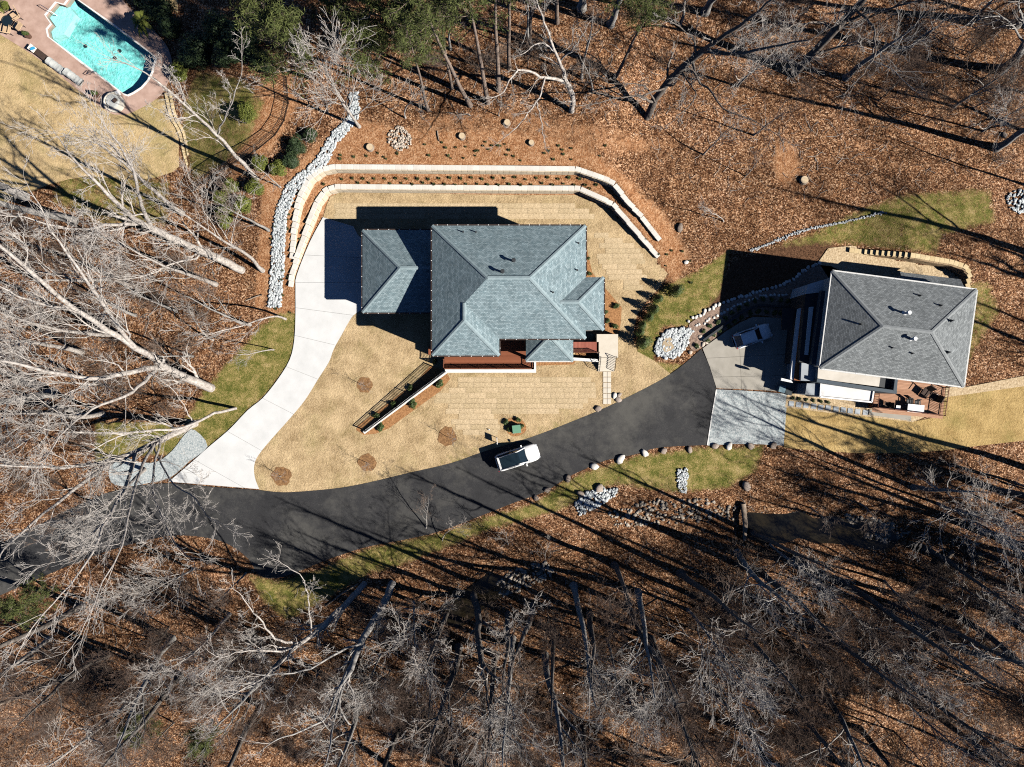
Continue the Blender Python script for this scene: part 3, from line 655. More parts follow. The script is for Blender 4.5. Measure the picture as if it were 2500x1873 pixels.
rockrow([(1690,860),(1712,842),(1725,828),(1700,815)], .5, .26, M['rubble'], 'tan boulders at the corner of the concrete pad', 5, .15)
def boulder(px, py, s, label, k, m='boulder', group=None):
    x, y, z = G(px, py); o = place('boulder', ROCKME[(M[m].name, k % 5)], None, label, 'boulder', group)
    o.location = (x, y, z + s * .22); s *= .8; o.scale = (s * 1.15, s * random.uniform(.75, .95), s * random.uniform(.65, .85)); o.rotation_euler = (0, 0, k * 1.3)
for k, (px, py, s, l) in enumerate([
 (1460,998,.46,'tan boulder on the lawn edge just left of the stepping slabs'), (1500,966,.40,'white boulder of the trio right of the stepping slabs'), (1509,976,.42,'lower brown boulder of the trio right of the stepping slabs'), (1511,965,.33,'upper right boulder of the trio near the stepping slabs'),
 (1308,1215,.40,'dark boulder at the lower left start of the lane edge row'), (1336,1196,.46,'grey boulder second along the lane edge row'), (1386,1168,.48,'tan boulder third along the lane edge row'), (1451,1139,.50,'rounded pale boulder fourth along the lane edge row'), (1514,1122,.62,'large cream boulder fifth along the lane edge row'), (1573,1106,.52,'white angular boulder sixth along the lane edge row'), (1620,1101,.46,'oval boulder seventh along the lane edge row'), (1683,1098,.44,'brown boulder just before the gravel bay corner'),
 (1745,1089,.46,'first boulder below the gravel bay, at its left corner'), (1779,1090,.48,'pale second boulder below the gravel bay'), (1831,1089,.48,'flat third boulder below the gravel bay'), (1887,1088,.50,'dark topped boulder at the right corner of the gravel bay'),
 (1821,1187,.62,'large brown boulder among leaves below the gravel bay'), (1675,641,.30,'small white rock on bare clay right of the terrace walls'), (1659,558,.55,'grey boulder on leaves right of the upper wall end'), (1416,1205,.50,'tan boulder at the head of the riprap spill'), (1463,1192,.62,'large flat boulder above the riprap spill'), (2450,330,.4,'small grey rock at the right edge of the wood')]):
    boulder(px, py, s, l, k, 'capstone' if 'white' in l or 'pale' in l or 'cream' in l else 'boulder')
# stone edging beside the pool lawn: two rows of yellow blocks
for off, l in ((0, 'left'), (10, 'right')):
    A = np.array([W(p[0] + off, p[1]) for p in smoothline([(407,232),(419,285),(440,326),(452,380),(465,420),(474,448)], 4)])
    d = np.concatenate([[0], np.cumsum(np.hypot(*np.diff(A[:, :2], axis=0).T))]); root = empty('block_edging', tuple(A[0]), l + ' row of yellow stone blocks edging the pool lawn', 'edging')
    for t in np.arange(0, d[-1], .36):
        p = np.array([np.interp(t, d, A[:, k]) for k in range(3)]); q = np.array([np.interp(t + .1, d, A[:, k]) for k in range(3)]); v = q - p
        o = place('stone', ROCKME[(M['capstone'].name, int(t * 10) % 5)], root) if False else None
        if o is None:
            o = place('stone', SBLOCK if 'SBLOCK' in globals() else globals().setdefault('SBLOCK', MB().box(0, 0, 0, 1, 1, 1).mesh('edging_stone', M['sandstone'])), root)
        o.location = p - WL[root.name]; o.scale = (.31, .27, .17 + random.random() * .05); o.rotation_euler = (0, 0, math.atan2(v[1], v[0]) + random.gauss(0, .08))

# ================================================================== TERRACE RETAINING WALLS
def bevbox(m):
    b = MB(); e = .07
    b.add([(-.5,-.5+e,0),(.5,-.5+e,0),(.5,.5,0),(-.5,.5,0),(-.5+e*.4,-.5,.15),(.5-e*.4,-.5,.15),(-.5+e*.4,-.5,.85),(.5-e*.4,-.5,.85),(-.5,-.5+e,1),(.5,-.5+e,1),(.5,.5,1),(-.5,.5,1)],
          [(3,2,1,0),(8,9,10,11),(0,1,5,4),(4,5,7,6),(6,7,9,8),(1,2,10,9,7,5),(2,3,11,10),(3,0,4,6,8,11)])
    return b.mesh('block', m)
BLK = bevbox(M['block']); CAP = bevbox(M['capstone']); BRB = bevbox(M['brown_block'])
def block_wall(line, label, blk, cap, step=0.62, ch=0.25, topfun=None, maxparts=280, capw=.5):
    A = np.array(line); d = np.concatenate([[0], np.cumsum(np.hypot(*np.diff(A, axis=0).T))])
    root = empty('retaining_wall', (A[0][0], A[0][1], 0), label, 'wall'); used = 0; rest = MB()
    n = int(d[-1] / step); seq = []
    for k in range(n):
        t = (k + .5) * d[-1] / n; p = np.array([np.interp(t, d, A[:, j]) for j in (0, 1)]); q0 = np.array([np.interp(t - .3, d, A[:, j]) for j in (0, 1)]); q1 = np.array([np.interp(t + .3, d, A[:, j]) for j in (0, 1)])
        v = (q1 - q0) / np.hypot(*(q1 - q0)); nr = np.array([-v[1], v[0]])
        zb = TZ(*(p - nr * .35)); zt = topfun(p, nr, t / d[-1]) if topfun else TZ(*(p + nr * .9)) + .08
        seq.append((p, nr, math.atan2(v[1], v[0]), zb, max(zt, zb + .22)))
    for lev in range(12):
        for p, nr, a, zb, zt in seq:
            nc = max(1, int(round((zt - zb) / ch))); z = zb + nc * ch - (lev + 1) * ch
            if lev >= nc + 1: continue
            c = p + nr * (.22 - .02 * (nc - lev))
            if used < maxparts:
                o = place('block', blk, root); o.location = (c[0] - A[0][0], c[1] - A[0][1], z); o.rotation_euler = (0, 0, a + random.gauss(0, .012))
                o.scale = (step * .985, .42 * random.uniform(.96, 1.04), ch * .97); used += 1
            else: rest.box(c[0], c[1], z, step * .985, .42, ch * .97, a)
    for p, nr, a, zb, zt in seq:
        nc = max(1, int(round((zt - zb) / ch))); c = p + nr * .20
        o = place('capstone', cap, root); o.location = (c[0] - A[0][0], c[1] - A[0][1], zb + nc * ch); o.rotation_euler = (0, 0, a + random.gauss(0, .01)); o.scale = (step * .99, capw, .10)
    if rest.v: rest.build('lower_courses', blk.materials[0], root, kind='stuff')
    return root
block_wall(LOW, 'lower pale stone retaining wall bending round the back lawn', BLK, CAP)
block_wall(UPP, 'upper pale stone retaining wall on the second terrace', BLK, CAP)
block_wall(WALL2, 'brown block retaining wall curving behind the angled house', BRB, bevbox(M['sandstone']), .5, .2)
# ================================================================== HOUSES
def hiproof(name, A, B, C, D, R1, R2, m, parent, fascia=.22, fm=None):
    """A,B,C,D eave corners (TL,TR,BR,BL) as 3-D points, ridge R1 (left) to R2 (right)"""
    pts = [Vector(p) for p in (A, B, C, D, R1, R2)]
    faces = [(3, 2, 5, 4), (1, 0, 4, 5), (0, 3, 4), (2, 1, 5)]
    if (pts[4] - pts[5]).length < 1e-4: faces = [(3, 2, 4), (1, 0, 4), (0, 3, 4), (2, 1, 4)]
    me = bpy.data.meshes.new(name); off = Vector(WL[parent.name])
    low = [p - Vector((0, 0, fascia)) for p in pts[:4]]
    V = [p - off for p in pts + low]
    F = faces + [(0, 1, 7, 6)[::-1], (1, 2, 8, 7)[::-1], (2, 3, 9, 8)[::-1], (3, 0, 6, 9)[::-1], (6, 7, 8, 9)]
    me.from_pydata([tuple(v) for v in V], [], F)
    me.materials.append(m); me.materials.append(fm or M['gutter'])
    uv = me.uv_layers.new(name='UVMap')
    for p in me.polygons:
        if p.index >= len(faces): p.material_index = 1; continue
        vs = [me.vertices[k].co for k in p.vertices]; e = (vs[1] - vs[0]).normalized(); up = p.normal.cross(e).normalized()
        for li, v in zip(p.loop_indices, vs): uv.data[li].uv = ((v - vs[0]).dot(e), (v - vs[0]).dot(up))
    me.update(); return place(name, me, parent)
CAPR = {}
def ridgecaps(roof, p, q, m, step=.33, w=.34):
    p, q = Vector(p), Vector(q); d = (q - p); L = d.length; d.normalize()
    if m.name not in CAPR:
        b = MB(); b.add([(-.5,-.5,-.09),(.5,-.5,-.09),(.5,0,.09),(-.5,0,.06),(.5,.5,-.09),(-.5,.5,-.09)], [(0,1,2,3),(3,2,4,5),(1,4,2),(0,3,5)]); CAPR[m.name] = b.mesh('ridge_cap', m)
    n = max(1, int(L / step)); rz = math.atan2(d.y, d.x); ry = -math.asin(max(-1, min(1, d.z)))
    for k in range(n):
        c = p + d * ((k + .5) * L / n)
        o = place('ridge_cap', CAPR[m.name], roof); o.location = c - Vector(WL[roof.name]) + Vector((0, 0, .035)); o.rotation_euler = (0, ry, rz); o.scale = (L / n * 1.02, w, .32)
def vent(parent, p, h=.45, r=.07, m=None, cap=False):
    b = MB(); b.cyl(p[0], p[1], p[2] - .15, p[2] + h, r, n=10); b.cyl(p[0], p[1], p[2] - .1, p[2] + .06, r * 2.2, r * 1.2, n=10)
    if cap: b.cyl(p[0], p[1], p[2] + h, p[2] + h + .10, r * 1.9, r * 1.5, n=12)
    b.build('vent_pipe', m or M['charcoal'], parent)
def boards(root, x0, x1, y0, y1, z, m, along='x', w=.145, name='deck_boards', t=.04):
    b = MB()
    if along == 'x':
        for y in np.arange(y0, y1 - .01, w): b.box((x0+x1)/2, min(y + w/2, y1 - w/2), z - t, x1 - x0, w - .012, t)
    else:
        for x in np.arange(x0, x1 - .01, w): b.box(min(x + w/2, x1 - w/2), (y0+y1)/2, z - t, w - .012, y1 - y0, t)
    return b.build(name, m, root, kind='stuff')
def railing(root, pts, h, m, gap=.13, pw=.09, pk=.035, name='pickets', rails=True):
    pk_b, rl = MB(), MB()
    for a, c in zip(pts[:-1], pts[1:]):
        a, c = np.array(a, float), np.array(c, float); L = np.hypot(*(c - a)[:2]); n = max(1, int(L / gap))
        for k in range(n):
            p = a + (c - a) * (k + .5) / n; pk_b.box(p[0], p[1], p[2] + .06, pk, pk, h - .08, math.atan2(c[1]-a[1], c[0]-a[0]))
        for zz in (.08, h): rl.bar(a + [0, 0, zz], c + [0, 0, zz], pw * .8, .05)
        m_ = max(1, int(round(L / 2.0)))
        for k in range(m_ + 1):
            p = a + (c - a) * k / m_; MB().box(p[0], p[1], p[2], pw, pw, h + .08).build('post', m, root)
    pk_b.build(name, m, root, kind='stuff'); rl.build('rail', m, root)
def window(root, p, w, h, ax, name='window', fm=None):
    """flat opening on a wall; ax = outward axis 'n','s','e','w'; p centre of sill"""
    dx, dy = {'n': (0, 1), 's': (0, -1), 'e': (1, 0), 'w': (-1, 0)}[ax]; fm = fm or M['white']
    sx, sy = (w, .10) if dy else (.10, w)
    f = MB(); t = .07
    for s in (-1, 1):
        f.box(p[0] + (s * (w/2 - t/2) if dy else 0), p[1] + (0 if dy else s * (w/2 - t/2)), p[2], t if dy else .12, .12 if dy else t, h)
    for z in (p[2], p[2] + h - t): f.box(p[0], p[1], z, (w - 2*t) if dy else .118, .118 if dy else (w - 2*t), t)
    o = f.build(name, fm, root)
    MB().box(p[0], p[1], p[2] + t, (w - 2*t) if dy else .06, .06 if dy else (w - 2*t), h - 2*t).build('pane', M['glass'], o)
    return o
# ---------------------------------------------------------------- large house
S = .5
h1 = empty('large_house', (*W2(1240, 690, 0), 0), 'large house with blue grey hipped shingle roof and attached garage', 'house')
ze = 7.5
def e(px, py, z): x, y, _ = W(px, py, z); return x, y
x0, yN = e(1055, 551, ze); x1, yS = e(1430, 827, ze); hd = (yN - yS) / 2
xw1, yW = e(1219, 868, ze)
walls = MB(); walls.box((x0+x1)/2, (yN+yS)/2, -.05, x1-x0-1.0, yN-yS-1.0, ze+.0); walls.build('wall', M['siding'], h1)
MB().box((x0+xw1)/2, (yW+yS)/2+.2, -.05, xw1-x0-1.03, yS-yW-.2, ze-.02).build('wall', M['siding'], h1)
rf = hiproof('roof', (x0,yN,ze), (x1,yN,ze), (x1,yS,ze), (x0,yS,ze), (x0+hd,(yN+yS)/2,ze+hd*S), (x1-hd,(yN+yS)/2,ze+hd*S), M['shingle'], h1)
Rl, Rr = (x0+hd,(yN+yS)/2,ze+hd*S), (x1-hd,(yN+yS)/2,ze+hd*S)
for p, q in (((x0,yN,ze),Rl), ((x1,yN,ze),Rr), ((x1,yS,ze),Rr), (Rl,Rr)): ridgecaps(rf, p, q, M['ridge'])
hw_ = (xw1 - x0) / 2; xm = (x0 + xw1) / 2; i_ = .012
# lower wing: ridge runs north into the main roof
yTop = yS + 4.0
def wing(name, xa, xb, ya, yb, z, m, parent, hipside='s'):
    """hip at ya end (south), gable hidden inside the other roof at yb"""
    hw2 = (xb - xa) / 2; xm2 = (xa + xb) / 2
    return hiproof(name, (xa,yb,z), (xb,yb,z), (xb,ya,z), (xa,ya,z), (xm2,ya+hw2,z+hw2*S), (xm2,ya+hw2,z+hw2*S), m, parent)
def wingroof(name, c, m, parent, ridge_m, caps=True):
    """c: eave quad (inner-left, inner-right, outer-right, outer-left) + ridge inner, ridge outer"""
    IL, IR, OR, OL, RI, RO = [Vector(p) for p in c]; off = Vector(WL[parent.name])
    lo = Vector((0, 0, .22)); V = [IL, IR, OR, OL, RI, RO, OR - lo, OL - lo, IR - lo, IL - lo]
    F = [(1, 4, 5, 2), (4, 0, 3, 5), (2, 5, 3), (3, 7, 6, 2), (2, 6, 8, 1), (0, 9, 7, 3), (6, 7, 9, 8)]
    me = bpy.data.meshes.new(name); me.from_pydata([tuple(v - off) for v in V], [], F); me.materials.append(m); me.materials.append(M['gutter'])
    import bmesh
    bm = bmesh.new(); bm.from_mesh(me); bmesh.ops.recalc_face_normals(bm, faces=bm.faces); bm.to_mesh(me); bm.free()
    for p in me.polygons:
        if p.index < 3 and p.normal.z < 0: p.flip()
    uv = me.uv_layers.new(name='UVMap'); eaves = [(IR, OR), (IL, OL), (OL, OR)]
    for p in me.polygons:
        if p.index >= 3: p.material_index = 1; continue
        a, b_ = eaves[p.index]; ee = (b_ - a).normalized(); up = p.normal.cross(ee).normalized(); up = up if up.z > 0 else -up
        for li, vi in zip(p.loop_indices, p.vertices):
            v = me.vertices[vi].co + off - a; uv.data[li].uv = (v.dot(ee), v.dot(up))
    me.update(); o = place(name, me, parent)
    if caps:
        for p, q in ((OL, RO), (OR, RO)): ridgecaps(o, p, q, ridge_m)
    return o
w_ = wingroof('wing_roof', ((x0+i_,yTop,ze-.006),(xw1,yTop,ze-.006),(xw1,yW,ze-.006),(x0+i_,yW,ze-.006),(xm,yTop,ze+hw_*S-.006),(xm,yW+hw_,ze+hw_*S-.006)), M['shingle'], h1, M['ridge'])
ridgecaps(w_, (xm,yW+hw_,ze+hw_*S), (xm,yS+hw_,ze+hw_*S), M['ridge'])
xb1, ybN = e(1474, 677, ze); _, ybS = e(1472, 806, ze); hb = (ybN - ybS) / 2; ym = (ybN + ybS) / 2
w_ = wingroof('bay_roof', ((x1-4.5,ybN,ze-.006),(x1-4.5,ybS,ze-.006),(xb1,ybS,ze-.006),(xb1,ybN,ze-.006),(x1-4.5,ym,ze+hb*S-.006),(xb1-hb,ym,ze+hb*S-.006)), M['shingle'], h1, M['ridge'])
ridgecaps(w_, (x1-2*0-hb,ym,ze+hb*S), (xb1-hb,ym,ze+hb*S), M['ridge'])
MB().box((x1+xb1)/2-.45, ym, -.05, xb1-x1+.3, ybN-ybS-.9, ze-.03).build('wall', M['siding'], h1)
xg0, ygN = e(885, 562, 4.15); _, ygS = e(885, 763, 4.15); hg = (ygN - ygS) / 2; zg = 4.15; xgE = x0 + .48
w_ = wingroof('garage_roof', ((xgE,ygS,zg),(xgE,ygN,zg),(xg0,ygN,zg),(xg0,ygS,zg),(xgE,ygS+hg,zg+hg*S),(xg0+hg,ygS+hg,zg+hg*S)), M['shingle'], h1, M['ridge'])
ridgecaps(w_, (xg0+hg,ygS+hg,zg+hg*S), (x0+.3,ygS+hg,zg+hg*S), M['ridge'])
MB().box((xg0+.5+xgE)/2, ygS+hg, -.05, xgE-xg0-.5, 2*hg-1.0, zg+.0).build('wall', M['siding'], h1)
for yy in (ygS+hg-1.9, ygS+hg+1.9):
    d_ = MB(); d_.box(xg0+.47, yy, .05, .08, 2.9, 2.5); d_ = d_.build('garage_door', M['white'], h1)
    for k in range(4):
        MB().box(xg0+.42, yy, .1+.62*k, .03, 2.8, .56).build('door_panel', M['white'], d_)
# entry porch roof
xp0, yp0 = e(1284, 881, 4.0); xp1, _ = e(1399.5, 881, 4.0); hp = (xp1 - xp0) / 2; yp1 = yS + .55
w_ = wingroof('porch_roof', ((xp0,yp1,4.0),(xp1,yp1,4.0),(xp1,yp0,4.0),(xp0,yp0,4.0),((xp0+xp1)/2,yp1,4+hp*S),((xp0+xp1)/2,min(yp0+hp,yp1-.1),4+hp*S)), M['shingle'], h1, M['ridge'])
for x in (xp0+.35, xp1-.35): MB().box(x, yp0+.35, 0, .25, .25, 3.8).build('porch_post', M['white'], h1)
MB().prism([(xp0,yp0+.1),(xp1,yp0+.1),(xp1,yS+.5),(xp0,yS+.5)], 0, 1.22).build('porch_floor', M['deckwood'], h1)
for px, py, big in ((1131,567,0),(1162,567,0),(1254,638,1),(1227,665,1),(1412,594,0),(1409,660,0),(1350,714,0)):
    zz = 8.0
    for _ in range(8):
        x, y = e(px, py, zz); dd = min(x - x0, x1 - x, y - yS, yN - y); zz = ze + max(0, dd) * S
    vent(rf, (x, y, zz), .62 if big else .36, .11 if big else .06, cap=bool(big))
def gutter(root, p, q, m=None, w=.12):
    b = MB(); b.bar(p, q, w, .11); g = b.build('gutter', m or M['gutter'], root); p, q = np.array(p, float), np.array(q, float); L = np.linalg.norm(q - p)
    bb = MB()
    for k in range(int(L / .95)):
        c = p + (q - p) * (k + .5) / int(L / .95); bb.box(c[0], c[1], c[2] + .05, .07, .07, .02)
    if bb.v: bb.build('gutter_brackets', M['white'], g, kind='stuff')
g_ = .075
gutter(h1, (x0,yN+g_,ze-.09), (x1,yN+g_,ze-.09)); gutter(h1, (xw1+.1,yS-g_,ze-.09), (x1,yS-g_,ze-.09)); gutter(h1, (x0-g_,yW,ze-.09), (x0-g_,yN,ze-.09)); gutter(h1, (x0,yW-g_,ze-.09), (xw1,yW-g_,ze-.09))
gutter(h1, (x1+g_,ybN+.1,ze-.09), (x1+g_,yN,ze-.09)); gutter(h1, (xb1+g_,ybS,ze-.09), (xb1+g_,ybN,ze-.09)); gutter(h1, (xg0-g_,ygS,zg-.09), (xg0-g_,ygN,zg-.09)); gutter(h1, (xg0,ygN+g_,zg-.09), (x0,ygN+g_,zg-.09)); gutter(h1, (xg0,ygS-g_,zg-.09), (x0,ygS-g_,zg-.09))
gutter(h1, (xp0,yp0-g_,3.91), (xp1,yp0-g_,3.91), M['pale_gutter']); gutter(h1, (xw1+g_,yW,ze-.09), (xw1+g_,yS-.2,ze-.09), M['gutter'])
for x in (-5.6, -3.6): window(h1, (x, yW+.2-.02, 2.2), 1.3, 1.6, 's')
for x in (0.2, ): window(h1, (x, yS+.5-.02, 1.4), 2.2, 2.2, 's', 'glass_door')
for x in (-6, -3, 0, 3, 5.5): window(h1, (x, yN-.5+.02, 4.8), 1.3, 1.5, 'n')
for y in (8.2, 12.5): window(h1, (x1-.5+.02, y+4.5*(y<10), 4.8), 1.2, 1.5, 'e')
# deck, ledge, bridge, landing and steps
dk = empty('front_deck', (*W2(1190, 885), 0), 'reddish brown plank deck with railing along the house front', 'deck')
zd = 1.35; xd0, yd0 = e(1085, 901, zd); xd1, _ = e(1301, 901, zd)
boards(dk, xd0, xd1, yd0, yS+.5, zd, M['deckwood'])
fr_ = MB(); fr_.prism([(xd0+.02,yd0+.02),(xd1-.02,yd0+.02),(xd1-.02,yS+.4),(xd0+.02,yS+.4)], .03, zd-.045); fr_.build('skirt', M['railwood'], dk)
railing(dk, [(xd0,yW-.2,zd),(xd0,yd0+.05,zd),(xd1-.05,yd0+.05,zd),(xd1-.05,yp0-.05,zd)], .95, M['railwood'])
bx_ = MB(); bx_.prism([e(1046,845,zd),e(1056,845,zd),e(1056,866,zd),e(1046,866,zd)], 0.02, zd); bx_.build('side_step', M['deckwood'], dk)
lg = MB(); lg.prism([e(1086,902,1.2),e(1304,902,1.2),e(1304,883,1.2),e(1309,883,1.2),e(1309,910,1.2),e(1088,910,1.2)], -.05, 1.2)
lg.build('deck_ledge', M['white_conc'], None, 'white concrete ledge wall framing the front deck', 'wall')
# slanting wall with railing
sw = empty('garden_wall', (*W2(990, 980), 0), 'slanting white garden wall with thin black railing running from the deck', 'wall')
a0 = np.array(W2(1092, 905, 1.0)); a1 = np.array(W2(888, 1057, .3)); v_ = (a1 - a0) / np.hypot(*(a1 - a0)); n_ = np.array([-v_[1], v_[0]]) * .15
b = MB(); z0_, z1_ = 1.15, .35
V = [(*(a0+n_),-.05),(*(a0-n_),-.05),(*(a1-n_),-.05),(*(a1+n_),-.05),(*(a0+n_),z0_),(*(a0-n_),z0_),(*(a1-n_),z1_),(*(a1+n_),z1_)]
b.add(V, [(4,7,6,5),(0,1,5,4),(1,2,6,5),(2,3,7,6),(3,0,4,7),(0,3,2,1)]); b.build('coping_wall', M['white_conc'], sw)
railing(sw, [(*(a0 + v_*.2 - n_*.0), z0_-.02), (*(a1 - v_*.3), z1_-.02)], .95, M['black'], .17, .06, .05)
br_ = empty('footbridge', (*W2(1430, 848), 0), 'red board footbridge from the porch to the concrete landing', 'footbridge')
xa, ya = e(1400, 861, 1.3); xb_, yb_ = e(1462, 835, 1.3)
boards(br_, xa-.15, xb_, ya, yb_, 1.3, M['redwood'], 'y'); bj = MB()
for y in (ya+.1, yb_-.1): bj.box((xa+xb_)/2, y, .9, xb_-xa, .08, .34)
for x in (xa+.2, xb_-.3):
    for y in (ya+.1, yb_-.1): bj.box(x, y, 0, .12, .12, .9)
bj.build('beam', M['railwood'], br_)
railing(br_, [(xa,ya,1.3),(xb_-.05,ya,1.3)], .95, M['railwood'], .13, .07, .03)
ld = empty('entry_landing', (*W2(1483, 860), 0), 'pale concrete landing with steps and black handrails', 'steps')
lp = [e(p[0], p[1], 1.3) for p in ((1457,816),(1509,816),(1509,873),(1463,873),(1463,862),(1457,862))]
MB().prism(lp, -.02, 1.3).build('platform', M['paver'], ld)
xs0, ys0 = e(1463, 874, 1.2); xs1, _ = e(1503, 874, 1.2); nst = 8; yb2 = e(1480, 907, 0.1)[1]
for k in range(nst):
    ytop = ys0 - .0 - (ys0 - yb2) * k / nst; dep = (ys0 - yb2) / nst; MB().box((xs0+xs1)/2, ytop - dep/2, -.02, xs1-xs0, dep*.995, 1.3*(1-(k+1)/(nst+1))).build('step', M['paver'], ld)
for x in (xs0+.06, xs1-.06):
    rl = MB(); p, q = (x, ys0+.1, 1.3), (x, yb2+.05, .12); rl.bar((x, ys0+.1, 2.2), (x, yb2+.05, 1.02), .05, .05)
    for t in np.linspace(0, 1, 10):
        yy = ys0+.1 + (yb2-.05-ys0-.0)*t; zz = 1.2*(1-t)+.05; rl.box(x, yy, max(0, zz-.1), .03 if 0 < t < 1 else .05, .03 if 0 < t < 1 else .05, 1.0)
    rl.build('handrail', M['black'], ld)
MB().prism([e(1399,873,.9),e(1459,877,.9),e(1462,884,.9),e(1399,880,.9)], -.05, .9).build('retaining_curb', M['white_conc'], None, 'low white concrete curb below the red footbridge', 'curb')
cme = MB().box(0, 0, 0, 1, 1, 1).mesh('paving_slab', M['paver'])
pv = empty('paver_path', (*W2(1481, 945), 0), 'twin column of cream slabs leading from the steps to the lane', 'path')
for r_ in range(6):
    for c_ in range(2):
        x, y = W2(1477 + 10.2 * c_, 914 + 13.3 * r_); o = place('paving_slab', cme, pv); o.location = (x - WL[pv.name][0], y - WL[pv.name][1], .01); o.scale = (.40, .53, .07); o.rotation_euler = (0, 0, random.gauss(0, .015))
# ---------------------------------------------------------------- utility cabinet and yard sign
x, y = W2(1261, 1047); uc = empty('utility_cabinet', (x, y, 0), 'green metal utility cabinet in a straw bed near the lane', 'cabinet')
MB().box(x, y, .03, .95, .95, .12, .12).build('base', M['concrete_old'], uc); MB().box(x, y, .15, .85, .85, .55, .12).build('body', M['green_box'], uc)
b = MB(); b.box(x, y+.06, .70, .90, .74, .10, .12); b.build('lid', M['green_box'], uc); MB().box(x+.05, y-.40, .35, .12, .06, .1, .12).build('latch', M['steel'], uc)
x, y = W2(1214, 1075); ys_ = empty('yard_sign', (x, y, 0), 'thin yard sign on a post beside the lane, seen edge on', 'sign')
MB().box(x, y-.28, 0, .07, .07, 1.15).build('post', M['white'], ys_); MB().box(x, y+.28, 0, .05, .05, 1.15).build('post', M['white'], ys_); MB().box(x, y, .52, .04, .72, .6, .12).build('panel', M['white'], ys_)
x, y = W2(1194, 1049); MB().cyl(x, y, 0, .25, .09, .05, 8).build('ground_light', M['white'], None, 'tiny white ground fitting on the lawn near the yard sign', 'fitting')
# ---------------------------------------------------------------- angled house
h2 = empty('angled_house', (*W2(2180, 800, 0), 0), 'angled house with grey shingle hip roof and flat roofed garage wing', 'house')
z2 = 6.8
Q = [W(p[0], p[1], z2) for p in ((2033,662),(2385,708),(2353,944),(2003,899))]; C2 = np.mean(Q, axis=0)
Rz = z2 + 2.1; r1 = W(2156, 797, Rz); r2_ = W(2275, 811, Rz)
rf2 = hiproof('roof', Q[0], Q[1], Q[2], Q[3], r1, r2_, M['shingle2'], h2, .2, M['pale_gutter'])
for p, q in ((Q[0],r1),(Q[3],r1),(Q[1],r2_),(Q[2],r2_),(r1,r2_)): ridgecaps(rf2, p, q, M['ridge2'])
ins = [tuple(C2[:2] + (np.array(q[:2]) - C2[:2]) * .93) for q in Q]
MB().prism(ins, -.05, z2 - .1).build('wall', M['siding'], h2)
for a, c in ((0,1),(1,2),(2,3),(3,0)):
    A_, B_ = np.array(Q[a]), np.array(Q[c]); o_ = (A_ + B_) / 2 - C2; o_ = o_ / np.linalg.norm(o_) * .07; gutter(h2, A_ + o_ - [0,0,.08], B_ + o_ - [0,0,.08], M['pale_gutter'], .14)
def pz(px, z): return [W2(p[0], p[1], z) for p in px]
MB().prism(pz([(1981,889),(2006,710),(2032,712),(2020,893)], 4.6), 0, 4.6).build('upper_flat_roof', M['navy'], h2)
MB().prism(pz([(1967,712),(2003,710),(1979,888),(1951,884)], 3.9), 0, 3.9).build('garage_block', M['charcoal'], h2)
MB().prism(pz([(1976,750),(1986,749),(1973,867),(1965,866)], 4.05), 3.85, 4.05).build('white_parapet', M['white'], h2)
MB().prism(pz([(1957,752),(1968,753),(1953,930),(1938,928)], 3.3), 3.0, 3.35).build('wood_fascia', M['cladding'], h2)
MB().prism(pz([(1949,754),(1957,752),(1938,928),(1929,926)], 3.2), 2.85, 3.22).build('canopy_edge', M['white'], h2)
MB().prism(pz([(1908,923),(1932,929),(1936,935),(1907,929)], 3.2), 2.85, 3.21).build('canopy_edge', M['white'], h2)
MB().prism(pz([(1910,752),(1950,754),(1932,805),(1908,806)], 2.6), 2.4, 2.6).build('dark_canopy', M['black'], h2)
MB().prism(pz([(1966,718),(1974,694),(2034,676),(2026,711)], 4.0), 0, 4.0).build('low_white_roof', M['offwhite'], h2)
MB().prism(pz([(1957,886),(1998,891),(1994,931),(1955,929)], 3.8), 0, 3.8).build('grey_flat_roof', M['grey_roofing'], h2)
MB().prism(pz([(1998,893),(2150,918),(2146,944),(1996,925)], 4.4), 0, 4.4).build('terrace_roof', M['membrane'], h2)
MB().prism(pz([(1995,925),(2190,954),(2189,962),(1994,933)], 4.6), 0, 4.6).build('slate_parapet', M['navy'], h2)
MB().prism(pz([(2150,918),(2192,925),(2189,955),(2146,946)], 4.1), 0, 4.1).build('dark_flat_roof', M['charcoal'], h2)
MB().prism(pz([(2185,924),(2192,925),(2189,955),(2181,954)], 4.6), 0, 4.62).build('slate_parapet', M['navy'], h2)
MB().prism(pz([(2004,936),(2133,952),(2128,982),(2002,969)], 3.2), 0, 3.2).build('white_flat_roof', M['offwhite'], h2)
b = MB()
for p, q in (((2002,969),(2128,982)), ((2128,982),(2133,952)), ((2002,969),(2004,936))): b.bar(W(*p,3.25), W(*q,3.25), .16, .16)
b.build('roof_kerb', M['white'], h2)
MB().prism(pz([(1970,936),(2003,937),(2001,967),(1966,962)], 3.0), 0, 3.0).build('grey_flat_roof', M['grey_roofing'], h2)
bp0 = W(2199, 663, 3.6); bq = [W(2197,664,3.6), W(2345,682,3.6), W(2341,706,3.6), W(2193,694,3.6)]
MB().prism([p[:2] for p in [W(2203,672,3.4),W(2338,688,3.4),W(2335,706,3.4),W(2199,694,3.4)]], -.05, 3.45).build('wall', M['siding'], h2)
lean = MB(); hi_ = [(p[0], p[1], 4.5) for p in (bq[3], bq[2])]; lean.add([bq[0], bq[1], hi_[1], hi_[0], *( (p[0],p[1],p[2]-.15) for p in (bq[0], bq[1], hi_[1], hi_[0]))], [(3,2,1,0),(4,5,6,7),(0,1,5,4),(1,2,6,5),(2,3,7,6),(3,0,4,7)])
lo_ = lean.build('lean_to_roof', M['shingle2'], h2)
me = lo_.data; uv = me.uv_layers.new(name='UVMap')
